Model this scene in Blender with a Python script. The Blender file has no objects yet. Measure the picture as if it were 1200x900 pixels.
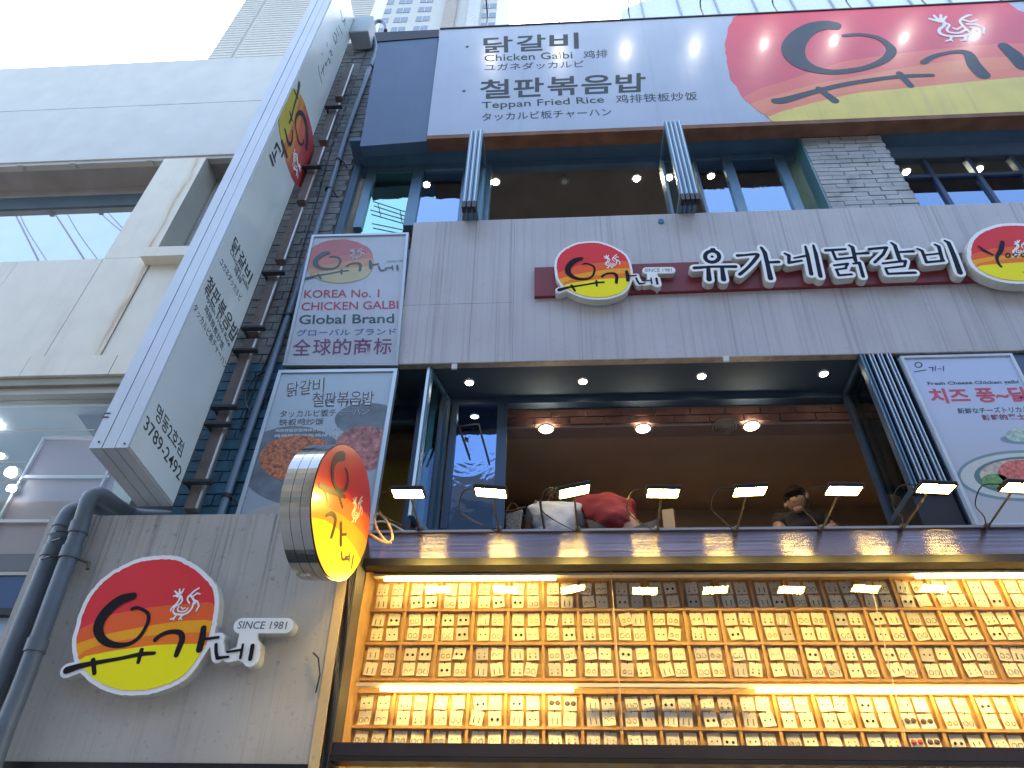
import bpy, bmesh, math, random
import numpy as np
from mathutils import Vector, Matrix
random.seed(7)
SC = bpy.context.scene
COL = SC.collection
R = math.radians

# ---------------------------------------------------------------- camera
F = 850.4
PI_, YA, RO = R(40.949), R(-4.332), R(1.666)
cp, sp, cy, sy, cr, sr = math.cos(PI_), math.sin(PI_), math.cos(YA), math.sin(YA), math.cos(RO), math.sin(RO)
FW = np.array([sy*cp, cy*cp, sp]); _r = np.array([cy, -sy, 0.0]); _u = np.cross(_r, FW)
RT = cr*_r + sr*_u; UP = -sr*_r + cr*_u
CAM = np.array([0, 0, 1.6])
cd = bpy.data.cameras.new('camera'); cam = bpy.data.objects.new('camera', cd); COL.objects.link(cam)
cd.sensor_width = 36; cd.lens = F/1200*36; cd.clip_start = .05; cd.clip_end = 2000
m = Matrix.Identity(4)
for i in range(3):
    m[i][0], m[i][1], m[i][2], m[i][3] = RT[i], UP[i], -FW[i], CAM[i]
cam.matrix_world = m
SC.camera = cam

# ---------------------------------------------------------------- light
SUN_EL, SUN_AZ = R(58), R(-22)      # high behind the building, a little to the left
w = bpy.data.worlds.new('World'); SC.world = w; w.use_nodes = True
nt = w.node_tree; nt.nodes.clear()
sky = nt.nodes.new('ShaderNodeTexSky'); sky.sky_type = 'NISHITA'; sky.sun_disc = False
sky.sun_elevation = SUN_EL; sky.sun_rotation = SUN_AZ
sky.air_density = 1.3; sky.dust_density = 3.6; sky.ozone_density = 1.0
bg = nt.nodes.new('ShaderNodeBackground'); bg.inputs[1].default_value = 0.15
out = nt.nodes.new('ShaderNodeOutputWorld')
nt.links.new(sky.outputs[0], bg.inputs[0]); nt.links.new(bg.outputs[0], out.inputs[0])
sl = bpy.data.lights.new('sun', 'SUN'); sl.energy = 3.0; sl.angle = R(0.5); sl.color = (1, .95, .87)
so = bpy.data.objects.new('sun', sl); COL.objects.link(so)
sd = Vector((math.sin(SUN_AZ)*math.cos(SUN_EL), math.cos(SUN_AZ)*math.cos(SUN_EL), math.sin(SUN_EL)))
so.rotation_euler = sd.to_track_quat('Z', 'Y').to_euler()
vs = SC.view_settings; vs.view_transform = 'Standard'; vs.look = 'None'; vs.exposure = 0.0; vs.gamma = 1
vs.exposure = 2.35
SC.cycles.max_bounces = 8

# ---------------------------------------------------------------- projection helpers
def ray(x, y): return FW + (x-600)/F*RT - (y-450)/F*UP
def atX(x, y, X): d = ray(x, y); return CAM + d*(X-CAM[0])/d[0]
def atY(x, y, Y): d = ray(x, y); return CAM + d*(Y-CAM[1])/d[1]
def atZ(x, y, Z): d = ray(x, y); return CAM + d*(Z-CAM[2])/d[2]

class Frame:                                    # a plane in the place: origin, right, up, towards the street
    def __init__(s, O, U, V):
        s.O = np.array(O, float); s.U = np.array(U, float); s.V = np.array(V, float)
        s.U /= np.linalg.norm(s.U); s.V /= np.linalg.norm(s.V); s.N = np.cross(s.U, s.V)
    def w(s, u, v, h=0): return s.O + s.U*u + s.V*v + s.N*h
    def uv(s, x, y, h=0):
        d = ray(x, y); t = ((s.O + s.N*h - CAM) @ s.N)/(d @ s.N); q = CAM + d*t - s.O
        return np.array([q @ s.U, q @ s.V])
def fy(Y): return Frame((0, Y, 0), (1, 0, 0), (0, 0, 1))
def fx(X): return Frame((X, 0, 0), (0, 1, 0), (0, 0, 1))
def ftilt(P, deg): a = R(deg); return Frame(P, (1, 0, 0), (0, -math.sin(a), math.cos(a)))

# ---------------------------------------------------------------- materials
MATS = {}
def node(nt, t, **k):
    n = nt.nodes.new(t)
    for a, b in k.items(): setattr(n, a, b)
    return n
def mat(name, col, rough=.6, metal=0., var=.12, vscale=3., streak=0., dirt=(.05, .045, .04), sx=18., sz=.9,
        bump=0., bscale=60., zfade=None, emit=None, estr=0., spec=.5, spots=0., coat=0.):
    if name in MATS: return MATS[name]
    m = bpy.data.materials.new(name); m.use_nodes = True; nt = m.node_tree; L = nt.links.new
    b = nt.nodes['Principled BSDF']
    b.inputs['Roughness'].default_value = rough; b.inputs['Metallic'].default_value = metal
    b.inputs['Specular IOR Level'].default_value = spec; b.inputs['Coat Weight'].default_value = coat; b.inputs['Coat Roughness'].default_value = .13
    geo = node(nt, 'ShaderNodeNewGeometry')
    n1 = node(nt, 'ShaderNodeTexNoise'); n1.inputs['Scale'].default_value = vscale; n1.inputs['Detail'].default_value = 6
    L(geo.outputs['Position'], n1.inputs['Vector'])
    mr = node(nt, 'ShaderNodeMapRange'); mr.inputs[1].default_value = .3; mr.inputs[2].default_value = .7
    mr.inputs[3].default_value = 1-var; mr.inputs[4].default_value = 1+var
    L(n1.outputs[0], mr.inputs[0])
    hv = node(nt, 'ShaderNodeVectorMath', operation='SCALE'); hv.inputs[0].default_value = col[:3]
    L(mr.outputs[0], hv.inputs['Scale'])
    cur = hv.outputs[0]
    if streak > 0:
        mp = node(nt, 'ShaderNodeMapping'); mp.inputs['Scale'].default_value = (sx, .05, sz)
        L(geo.outputs['Position'], mp.inputs['Vector'])
        n2 = node(nt, 'ShaderNodeTexNoise'); n2.inputs['Scale'].default_value = 1; n2.inputs['Detail'].default_value = 5
        n2.inputs['Roughness'].default_value = .75
        L(mp.outputs[0], n2.inputs['Vector'])
        mp3 = node(nt, 'ShaderNodeMapping'); mp3.inputs['Scale'].default_value = (sx*.22, .05, sz*.6)
        L(geo.outputs['Position'], mp3.inputs['Vector'])
        n3 = node(nt, 'ShaderNodeTexNoise'); n3.inputs['Scale'].default_value = 1; n3.inputs['Detail'].default_value = 3
        L(mp3.outputs[0], n3.inputs['Vector'])
        r2 = node(nt, 'ShaderNodeMapRange'); r2.inputs[1].default_value = .48; r2.inputs[2].default_value = .72
        L(n2.outputs[0], r2.inputs[0])
        r3 = node(nt, 'ShaderNodeMapRange'); r3.inputs[1].default_value = .35; r3.inputs[2].default_value = .65
        r3.inputs[3].default_value = .05
        L(n3.outputs[0], r3.inputs[0])
        mu = node(nt, 'ShaderNodeMath', operation='MULTIPLY'); L(r2.outputs[0], mu.inputs[0]); L(r3.outputs[0], mu.inputs[1])
        mu2 = node(nt, 'ShaderNodeMath', operation='MULTIPLY'); L(mu.outputs[0], mu2.inputs[0]); mu2.inputs[1].default_value = streak
        if zfade:
            sz_ = node(nt, 'ShaderNodeSeparateXYZ'); L(geo.outputs['Position'], sz_.inputs[0])
            zr = node(nt, 'ShaderNodeMapRange', interpolation_type='SMOOTHSTEP'); zr.inputs[1].default_value = zfade[0]; zr.inputs[2].default_value = zfade[1]; zr.inputs[3].default_value = .28; L(sz_.outputs[2], zr.inputs[0])
            m3 = node(nt, 'ShaderNodeMath', operation='MULTIPLY'); L(mu2.outputs[0], m3.inputs[0]); L(zr.outputs[0], m3.inputs[1]); mu2 = m3
        mx = node(nt, 'ShaderNodeMix', data_type='RGBA'); L(mu2.outputs[0], mx.inputs[0]); L(cur, mx.inputs[6]); mx.inputs[7].default_value = (*dirt, 1)
        cur = mx.outputs[2]
    if spots > 0:
        n4 = node(nt, 'ShaderNodeTexNoise'); n4.inputs['Scale'].default_value = 26; n4.inputs['Detail'].default_value = 8; n4.inputs['Roughness'].default_value = .7
        L(geo.outputs['Position'], n4.inputs['Vector'])
        r4 = node(nt, 'ShaderNodeMapRange'); r4.inputs[1].default_value = .58; r4.inputs[2].default_value = .7; r4.inputs[4].default_value = spots
        L(n4.outputs[0], r4.inputs[0])
        mx = node(nt, 'ShaderNodeMix', data_type='RGBA'); L(r4.outputs[0], mx.inputs[0]); L(cur, mx.inputs[6]); mx.inputs[7].default_value = (*dirt, 1)
        cur = mx.outputs[2]
    L(cur, b.inputs['Base Color'])
    if bump > 0:
        nb = node(nt, 'ShaderNodeTexNoise'); nb.inputs['Scale'].default_value = bscale; nb.inputs['Detail'].default_value = 4
        L(geo.outputs['Position'], nb.inputs['Vector'])
        bp = node(nt, 'ShaderNodeBump'); bp.inputs['Strength'].default_value = bump; bp.inputs['Distance'].default_value = .01
        L(nb.outputs[0], bp.inputs['Height']); L(bp.outputs[0], b.inputs['Normal'])
    if emit:
        b.inputs['Emission Color'].default_value = (*emit, 1); b.inputs['Emission Strength'].default_value = estr
    MATS[name] = m
    return m
def glass(name, tint=(.9, .95, .95), rough=.0, refl=1.0, k=1.5, coat=0., ctint=(1, 1, 1), wave=0., wscale=4.):
    if name in MATS: return MATS[name]
    m = bpy.data.materials.new(name); m.use_nodes = True; nt = m.node_tree; L = nt.links.new; nt.nodes.clear()
    o = node(nt, 'ShaderNodeOutputMaterial'); mx = node(nt, 'ShaderNodeMixShader')
    tr = node(nt, 'ShaderNodeBsdfTransparent'); tr.inputs[0].default_value = (*tint, 1)
    gl = node(nt, 'ShaderNodeBsdfGlossy'); gl.inputs['Roughness'].default_value = rough; gl.inputs[0].default_value = (refl*ctint[0], refl*ctint[1], refl*ctint[2], 1)
    fr = node(nt, 'ShaderNodeFresnel'); fr.inputs[0].default_value = 1.52
    mu = node(nt, 'ShaderNodeMath', operation='MULTIPLY_ADD'); mu.inputs[1].default_value = k; mu.inputs[2].default_value = coat
    mu.use_clamp = True
    L(fr.outputs[0], mu.inputs[0])
    gb = node(nt, 'ShaderNodeNewGeometry'); ib = node(nt, 'ShaderNodeMath', operation='SUBTRACT'); ib.inputs[0].default_value = 1; L(gb.outputs['Backfacing'], ib.inputs[1])
    mf = node(nt, 'ShaderNodeMath', operation='MULTIPLY'); L(mu.outputs[0], mf.inputs[0]); L(ib.outputs[0], mf.inputs[1]); mu = mf
    if wave > 0:
        ge = node(nt, 'ShaderNodeNewGeometry'); nn = node(nt, 'ShaderNodeTexNoise'); nn.inputs['Scale'].default_value = wscale; nn.inputs['Detail'].default_value = 3; nn.inputs['Distortion'].default_value = 1.5
        L(ge.outputs['Position'], nn.inputs['Vector']); bp = node(nt, 'ShaderNodeBump'); bp.inputs['Strength'].default_value = wave; bp.inputs['Distance'].default_value = .05
        L(nn.outputs[0], bp.inputs['Height']); L(bp.outputs[0], gl.inputs['Normal'])
    L(mu.outputs[0], mx.inputs[0]); L(tr.outputs[0], mx.inputs[1]); L(gl.outputs[0], mx.inputs[2]); L(mx.outputs[0], o.inputs[0])
    MATS[name] = m; return m
def brushed(name, col, rough=.35, aniso=.8):
    m = mat(name, col, rough, .85, var=.1, streak=.25, sx=60, sz=1.2)
    nt = m.node_tree; b = nt.nodes['Principled BSDF']
    b.inputs['Metallic'].default_value = .9; b.inputs['Roughness'].default_value = rough
    # horizontal brushing: the surface normal wavers up and down only
    ge = node(nt, 'ShaderNodeNewGeometry'); mp = node(nt, 'ShaderNodeMapping'); mp.inputs['Scale'].default_value = (.6, 0, 2500)
    nn = node(nt, 'ShaderNodeTexNoise'); nn.inputs['Scale'].default_value = 1; nn.inputs['Detail'].default_value = 0
    ma = node(nt, 'ShaderNodeMath', operation='MULTIPLY_ADD'); ma.inputs[1].default_value = aniso; ma.inputs[2].default_value = -aniso*.5
    cv = node(nt, 'ShaderNodeCombineXYZ'); cv.inputs[0].default_value = 0; cv.inputs[1].default_value = -1
    nm = node(nt, 'ShaderNodeVectorMath', operation='NORMALIZE')
    lk = nt.links.new
    lk(ge.outputs['Position'], mp.inputs['Vector']); lk(mp.outputs[0], nn.inputs['Vector']); lk(nn.outputs[0], ma.inputs[0]); lk(ma.outputs[0], cv.inputs[2]); lk(cv.outputs[0], nm.inputs[0]); lk(nm.outputs[0], b.inputs['Normal'])
    return m
def gradient_print(name, c0, c1, z0, z1, axis=2, rough=.3, var=.1, coat=.3):
    """printed poster paper whose ink goes from one colour to another"""
    m = mat(name, c0, rough, var=var, coat=coat); nt = m.node_tree; L = nt.links.new
    b = nt.nodes['Principled BSDF']; old = b.inputs['Base Color'].links[0].from_node
    geo = node(nt, 'ShaderNodeNewGeometry'); sx = node(nt, 'ShaderNodeSeparateXYZ'); L(geo.outputs['Position'], sx.inputs[0])
    mr = node(nt, 'ShaderNodeMapRange'); mr.inputs[1].default_value = z0; mr.inputs[2].default_value = z1; L(sx.outputs[axis], mr.inputs[0])
    mx = node(nt, 'ShaderNodeMix', data_type='RGBA'); mx.inputs[6].default_value = (*c0, 1); mx.inputs[7].default_value = (*c1, 1)
    L(mr.outputs[0], mx.inputs[0])
    L(mx.outputs[2], b.inputs['Base Color'])
    return m
def emis(name, col, s):
    return mat(name, (.8, .8, .8), .5, emit=col, estr=s)

# ---------------------------------------------------------------- mesh building
class MB:
    def __init__(s): s.v = []; s.f = []
    def add(s, V, Fs):
        o = len(s.v); s.v += [tuple(map(float, p)) for p in V]; s.f += [tuple(i+o for i in q) for q in Fs]; return s
    def box(s, a, b):
        (x0, y0, z0), (x1, y1, z1) = a, b
        x0, x1 = min(x0, x1), max(x0, x1); y0, y1 = min(y0, y1), max(y0, y1); z0, z1 = min(z0, z1), max(z0, z1)
        return s.add([(x0, y0, z0), (x1, y0, z0), (x1, y1, z0), (x0, y1, z0), (x0, y0, z1), (x1, y0, z1), (x1, y1, z1), (x0, y1, z1)],
                     [(0, 3, 2, 1), (4, 5, 6, 7), (0, 1, 5, 4), (1, 2, 6, 5), (2, 3, 7, 6), (3, 0, 4, 7)])
    def fbox(s, fr, u0, u1, v0, v1, h0, h1):
        V = [fr.w(u, v, h) for h in (h0, h1) for u, v in ((u0, v0), (u1, v0), (u1, v1), (u0, v1))]
        return s.add(V, [(0, 3, 2, 1), (4, 5, 6, 7), (0, 1, 5, 4), (1, 2, 6, 5), (2, 3, 7, 6), (3, 0, 4, 7)])
    def prism(s, pts, off):
        """closed polygon extruded by vector off"""
        n = len(pts); off = np.array(off); A = [np.array(p) for p in pts]; B = [p+off for p in A]
        return s.add(A+B, [tuple(range(n)), tuple(range(2*n-1, n-1, -1))] + [(i, i+n, (i+1) % n+n, (i+1) % n) for i in range(n)])
    def bar(s, a, b, w, d=None):
        """square bar between two points"""
        a = Vector(a); b = Vector(b); d = d or w; t = (b-a).normalized()
        x = t.cross(Vector((0, 0, 1))) if abs(t.z) < .9 else t.cross(Vector((0, 1, 0))); x.normalize(); y = t.cross(x)
        P = [a+x*i*w/2+y*j*d/2 for i, j in ((-1, -1), (1, -1), (1, 1), (-1, 1))]
        return s.prism([tuple(p) for p in P], tuple(b-a))
    def tube(s, pts, r, n=10, cap=True):
        pts = [Vector(tuple(map(float, p))) for p in pts]; rs = r if isinstance(r, (list, tuple)) else [r]*len(pts)
        V = []; Fs = []; x = None
        for i, p in enumerate(pts):
            t = (pts[min(i+1, len(pts)-1)]-pts[max(i-1, 0)]).normalized()
            if x is None: x = t.orthogonal().normalized()
            x = (x-t*x.dot(t)).normalized(); y = t.cross(x)
            V += [tuple(p+(x*math.cos(2*math.pi*k/n)+y*math.sin(2*math.pi*k/n))*rs[i]) for k in range(n)]
        for i in range(len(pts)-1):
            Fs += [(i*n+k, i*n+(k+1) % n, (i+1)*n+(k+1) % n, (i+1)*n+k) for k in range(n)]
        if cap: Fs += [tuple(range(n-1, -1, -1)), tuple((len(pts)-1)*n+k for k in range(n))]
        return s.add(V, Fs)
    def disc(s, c, n, r, t, seg=28, squash=1.):
        c = Vector(tuple(c)); n = Vector(tuple(n)).normalized(); x = n.orthogonal().normalized(); y = n.cross(x)
        return s.prism([tuple(c+x*math.cos(a)*r+y*math.sin(a)*r*squash) for a in [2*math.pi*k/seg for k in range(seg)]], tuple(n*t))
    def ball(s, c, r, nu=14, nv=9):
        r = (r, r, r) if not isinstance(r, (tuple, list)) else r
        V = [(c[0], c[1], c[2]+r[2])]
        for j in range(1, nv):
            for i in range(nu):
                a = 2*math.pi*i/nu; b = math.pi*j/nv
                V.append((c[0]+r[0]*math.sin(b)*math.cos(a), c[1]+r[1]*math.sin(b)*math.sin(a), c[2]+r[2]*math.cos(b)))
        V.append((c[0], c[1], c[2]-r[2])); Fs = []
        for i in range(nu): Fs.append((0, 1+i, 1+(i+1) % nu))
        for j in range(nv-2):
            for i in range(nu):
                a = 1+j*nu+i; b = 1+j*nu+(i+1) % nu; Fs.append((a, a+nu, b+nu, b))
        e = len(V)-1
        for i in range(nu): Fs.append((e, e-nu+(i+1) % nu, e-nu+i))
        return s.add(V, Fs)
    def build(s, name, m, parent=None, smooth=False, bevel=0, **tags):
        V = np.array(s.v)
        o = make(name, parent, V, tags)
        org = np.array(o['_o']); me = bpy.data.meshes.new(name); me.from_pydata([tuple(p) for p in V-org], [], s.f)
        finish(o, me, m, smooth, bevel)
        return o
def finish(o, me, m, smooth, bevel=0):
    me.materials.append(m)
    bm = bmesh.new(); bm.from_mesh(me); bmesh.ops.recalc_face_normals(bm, faces=bm.faces)
    if bevel: bmesh.ops.bevel(bm, geom=bm.edges[:], offset=bevel, segments=1, affect='EDGES')
    bm.to_mesh(me); bm.free()
    if smooth:
        me.polygons.foreach_set('use_smooth', [True]*len(me.polygons))
        me.set_sharp_from_angle(angle=R(40))
    me.update(); o.data = me
def tag(o, label=None, cat=None, group=None, kind=None):
    if label: o['label'] = label
    if cat: o['category'] = cat
    if group: o['group'] = group
    if kind: o['kind'] = kind
ORG = {}
def make(name, parent, V, tags):
    """a mesh object linked under its parent; returned before its mesh data is swapped in"""
    me = bpy.data.meshes.new(name+'_tmp'); o = bpy.data.objects.new(name, me); COL.objects.link(o)
    if parent is not None:
        org = ORG[parent.name]; o.parent = parent
    else:
        lo = V.min(0); hi = V.max(0); org = np.array([(lo[0]+hi[0])/2, (lo[1]+hi[1])/2, lo[2]]); o.location = org
    ORG[o.name] = org; o['_o'] = list(map(float, org)); tag(o, **tags)
    return o
def thing(name, loc, label, cat, group=None):
    o = bpy.data.objects.new(name, None); COL.objects.link(o); o.location = loc; o.empty_display_size = .1
    ORG[o.name] = np.array(loc, float); tag(o, label, cat, group); return o
def structure(name, mb, m, **k): return mb.build(name, m, None, kind='structure', **k)

# ---- outlines of brush strokes by signed distance, traced with marching squares
def sdf_loops(strokes, polys=(), grow=0., polygrow=0., cell=None, clip=None):
    """strokes: lists of (u,v,width); polys: lists of (u,v); returns closed loops of the union"""
    P = np.array([(p[0], p[1]) for s in strokes for p in s] + [tuple(q[:2]) for pl in polys for q in pl])
    wid = [p[2] for s in strokes for p in s]
    wm = max(wid+[0])
    pad = max(wm/2+grow, polygrow)+.001; lo = P.min(0)-pad; hi = P.max(0)+pad
    if cell is None: cell = max((hi-lo).max()/150, 1e-4)
    lo = lo-cell*2; nx = int((hi[0]-lo[0])/cell)+4; ny = int((hi[1]-lo[1])/cell)+4
    X, Y = np.meshgrid(lo[0]+np.arange(nx)*cell, lo[1]+np.arange(ny)*cell, indexing='ij')
    D = np.full(X.shape, 1e3)
    for s in strokes:
        if len(s) == 1: s = [s[0], (s[0][0]+1e-5, s[0][1], s[0][2])]
        for a, b in zip(s[:-1], s[1:]):
            dx, dy = b[0]-a[0], b[1]-a[1]; l2 = dx*dx+dy*dy+1e-12
            t = np.clip(((X-a[0])*dx+(Y-a[1])*dy)/l2, 0, 1)
            D = np.minimum(D, np.hypot(X-a[0]-t*dx, Y-a[1]-t*dy)-((a[2]+(b[2]-a[2])*t)/2+grow))
    for pl in polys:
        d = np.full(X.shape, 1e3); ins = np.zeros(X.shape, bool); n = len(pl)
        for i in range(n):
            a, b = pl[i], pl[(i+1) % n]; dx, dy = b[0]-a[0], b[1]-a[1]; l2 = dx*dx+dy*dy+1e-12
            t = np.clip(((X-a[0])*dx+(Y-a[1])*dy)/l2, 0, 1); d = np.minimum(d, np.hypot(X-a[0]-t*dx, Y-a[1]-t*dy))
            c = (a[1] > Y) != (b[1] > Y)
            with np.errstate(all='ignore'): ins ^= c & (X < dx*(Y-a[1])/(dy if abs(dy) > 1e-12 else 1e-12)+a[0])
        D = np.minimum(D, np.where(ins, -d, d)-polygrow)
    if clip is not None: D = np.maximum(D, clip(X, Y))
    D = D+1e-7
    ins = D < 0; seg = {}
    def ip(i, j, k, l):
        a, b = D[i, j], D[k, l]; t = a/(a-b); return (lo[0]+(i+(k-i)*t)*cell, lo[1]+(j+(l-j)*t)*cell)
    code = ins[:-1, :-1]*1+ins[1:, :-1]*2+ins[1:, 1:]*4+ins[:-1, 1:]*8
    T = {1: [(3, 0)], 2: [(0, 1)], 3: [(3, 1)], 4: [(1, 2)], 5: [(3, 2), (1, 0)], 6: [(0, 2)], 7: [(3, 2)], 8: [(2, 3)], 9: [(2, 0)], 10: [(0, 3), (2, 1)], 11: [(2, 1)], 12: [(1, 3)], 13: [(1, 0)], 14: [(0, 3)]}
    E_ = lambda i, j, e: [('h', i, j), ('v', i+1, j), ('h', i, j+1), ('v', i, j)][e]
    pt = {}
    for i, j in zip(*np.nonzero((code > 0) & (code < 15))):
        for a, b in T[int(code[i, j])]:
            ka, kb = E_(i, j, a), E_(i, j, b); seg[ka] = kb
            for k in (ka, kb):
                if k not in pt:
                    pt[k] = ip(k[1], k[2], k[1]+1, k[2]) if k[0] == 'h' else ip(k[1], k[2], k[1], k[2]+1)
    loops = []
    while seg:
        k0 = k = next(iter(seg)); lp = []
        while k in seg:
            lp.append(pt[k]); k = seg.pop(k)
        if len(lp) > 6:
            q = np.array(lp); q = (np.roll(q, 1, 0)+2*q+np.roll(q, -1, 0))/4
            loops.append([q[i] for i in range(0, len(q), 2)] if len(q) > 14 else list(q))
    return loops
def loops_obj(name, loops, fr, h0, h1, m, parent=None, bevel=0., **tags):
    cu = bpy.data.curves.new('t', 'CURVE'); cu.dimensions = '2D'; cu.fill_mode = 'BOTH'; cu.extrude = max(abs(h1-h0)/2-bevel, 1e-5)
    cu.bevel_depth = bevel; cu.bevel_resolution = 0; cu.offset = -bevel
    for lp in loops:
        sp_ = cu.splines.new('POLY'); sp_.points.add(len(lp)-1)
        for i, p in enumerate(lp): sp_.points[i].co = (p[0], p[1], 0, 1)
        sp_.use_cyclic_u = True
    return curve_to_obj(cu, name, lambda u, v: (u, v), fr, h0, h1, m, parent, tags)
def curve_to_obj(cu, name, f, fr, h0, h1, m, parent, tags):
    t = bpy.data.objects.new('t', cu); me = bpy.data.meshes.new_from_object(t); bpy.data.objects.remove(t); bpy.data.curves.remove(cu)
    V = np.empty(len(me.vertices)*3); me.vertices.foreach_get('co', V); V = V.reshape(-1, 3)
    if callable(f):
        uv = np.array([f(a, b) for a, b in V[:, :2]]) if len(V) else np.zeros((0, 2))
    W = fr.O+uv[:, :1]*fr.U+uv[:, 1:]*fr.V+((h0+h1)/2+V[:, 2:])*fr.N
    me.name = name; o = make(name, parent, W, tags); W = W-np.array(o['_o'])
    me.vertices.foreach_set('co', W.ravel()); me.materials.clear(); me.materials.append(m)
    for p in me.polygons: p.material_index = 0; p.use_smooth = False
    me.update(); o.data = me
    return o
def text(name, s, fr, bl, br, tl, m, parent=None, **k):
    cjk = all(ord(c_) > 0x2e80 for c_ in s)
    if cjk and 2 <= len(s) <= 6:
        n_ = len(s); g = .90                                            # every character is a part of its own
        bl, br, tl = (np.array(p_, float) for p_ in (bl, br, tl)); d_ = (br-bl)/(n_-1+g)
        for i_, c_ in enumerate(s): text1('letter', c_, fr, bl+d_*i_, bl+d_*(i_+g), tl+d_*i_, m, parent, **k)
    else: text1(name, s, fr, bl, br, tl, m, parent, **k)
def text1(name, s, fr, bl, br, tl, m, parent=None, h=.002, th=.001, bold=0., shear=0., space=1., **tags):
    """lettering: its ink box is laid onto the plane between three pixel picks"""
    cu = bpy.data.curves.new('t', 'FONT'); cu.body = s; cu.size = 1; cu.extrude = .5; cu.offset = bold; cu.shear = shear; cu.resolution_u = 3
    cu.space_character = space
    t = bpy.data.objects.new('t', cu); me = bpy.data.meshes.new_from_object(t); bpy.data.objects.remove(t); bpy.data.curves.remove(cu)
    V = np.empty(len(me.vertices)*3); me.vertices.foreach_get('co', V); V = V.reshape(-1, 3)
    lo, hi = V.min(0), V.max(0)
    a, b, c = fr.uv(*bl, h), fr.uv(*br, h), fr.uv(*tl, h)
    k = (V-lo)/(hi-lo)
    uv = a+k[:, :1]*(b-a)+k[:, 1:2]*(c-a)
    W = fr.O+uv[:, :1]*fr.U+uv[:, 1:]*fr.V+(h-th+k[:, 2:]*th)*fr.N
    me.name = name; o = make(name, parent, W, tags)
    me.vertices.foreach_set('co', (W-np.array(o['_o'])).ravel()); me.materials.clear(); me.materials.append(m)
    for p in me.polygons: p.material_index = 0
    me.update(); o.data = me
    return o
def smooth_stroke(s): return densify(s, 4, closed=False) if len(s) > 4 else s
def strokes_px(fr, h, strokes, T, k=1.):
    """pixel strokes -> plane strokes. T maps trace coordinates to picture coordinates"""
    o = []
    for s in strokes:
        q = []
        for p in smooth_stroke(s):
            a = fr.uv(*T(p[0], p[1]), h); b = fr.uv(*T(p[0]+1, p[1]), h)-a; c = fr.uv(*T(p[0], p[1]+1), h)-a
            q.append((a[0], a[1], p[2]*k*math.sqrt(abs(b[0]*c[1]-b[1]*c[0]))))
        o.append(q)
    return o
def zoom(ox, oy, s): return lambda x, y: (ox+x/s, oy+y/s)
def slab(name, fr, px, h, t, m, parent=None, bevel=0, **tags):
    """board whose front face (h above the plane) has these picture corners, t thick"""
    uv = [fr.uv(x, y, h) for x, y in px]
    return MB().prism([fr.w(u, v, h-t) for u, v in uv], fr.N*t).build(name, m, parent, bevel=bevel, **tags)
def rnd(a): return random.uniform(-a, a)

# ---------------------------------------------------------------- palette
WHITE = mat('white_paint', (.62, .62, .60), .5, var=.05)
PANELW = mat('white_wall_panel', (.74, .69, .57), .55, var=.05, streak=.2, dirt=(.25, .24, .2), sx=5, sz=.5)
TRIMW = mat('cream_trim', (.42, .40, .36), .55, var=.06)
FASC = mat('weathered_pale_metal', (.50, .49, .515), .45, var=.07, vscale=2, streak=.72, dirt=(.15, .13, .135), sx=38, sz=.30, spots=.22, bump=.05)
BOXM = mat('weathered_box_metal', (.42, .40, .37), .45, var=.10, vscale=2, streak=1.0, dirt=(.045, .03, .022), sx=42, sz=.6, spots=.42, zfade=(3.1, 3.86), bump=.05)
BLUE = mat('dark_blue_paint', (.06, .13, .205), .62, var=.12, streak=.2, sx=12)
BLUE2 = mat('slate_blue_panel', (.07, .125, .22), .4, var=.08, streak=.3, dirt=(.05, .08, .12), sx=20)
FRAMEB = mat('blue_grey_aluminium', (.11, .20, .27), .35, .4, var=.08)
FRAMED = mat('dark_blue_aluminium', (.045, .075, .125), .38, .3, var=.1)
ALU = mat('silver_aluminium', (.42, .47, .50), .35, .7, var=.06)
BRICK = mat('grey_painted_brick', (.17, .185, .19), .8, var=.3, vscale=9, bump=.4, spots=.3)
BRICKL = mat('pale_painted_brick', (.36, .375, .38), .8, var=.2, vscale=7, bump=.4, streak=.5, dirt=(.06, .07, .05), sx=4, sz=.4, spots=.2)
BRICKB = mat('blue_painted_brick', (.025, .105, .165), .7, var=.3, vscale=9, bump=.4)
MORT = mat('mortar', (.07, .075, .08), .9)
MORTB = mat('blue_mortar', (.012, .045, .07), .9)
RBRICK = mat('red_interior_brick', (.13, .06, .05), .85, var=.3, vscale=8, bump=.3)
PVC = mat('grey_plastic_pipe', (.115, .145, .175), .45, var=.12, vscale=5, spots=.2)
PVCB = mat('blue_grey_pipe', (.12, .175, .24), .4, var=.1)
DARK = mat('near_black_metal', (.018, .018, .022), .35, .3, var=.2)
BROWN = mat('rusty_brown_steel', (.15, .12, .105), .6, .2, var=.25, vscale=8, spots=.3)
RUSTLIP = mat('rusty_brown_lip', (.20, .095, .055), .7, var=.25, vscale=6)
SIGNW = mat('white_acrylic', (.88, .90, .90), .3, var=.03, coat=.2)
SIGNSIDE = mat('white_sign_return', (.55, .56, .52), .45, var=.1, spots=.25)
RED = mat('sign_red', (.78, .04, .05), .5, var=.03, spec=.25)
ORR = mat('sign_orange_red', (.90, .13, .03), .5, var=.03, spec=.25)
ORY = mat('sign_amber', (.96, .40, .015), .5, var=.03, spec=.25)
ORG_ = mat('sign_orange', (.92, .20, .02), .5, var=.03, spec=.25)
YEL = mat('sign_yellow', (.98, .87, .006), .5, var=.03, spec=.25)
INK = mat('black_ink', (.016, .014, .018), .75, var=.1, spec=.15)
INKN = mat('navy_ink', (.010, .016, .035), .7, var=.1, spec=.2)
CREAMF = mat('cream_painted_wood', (.58, .42, .22), .55, var=.12, spots=.25)
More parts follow.
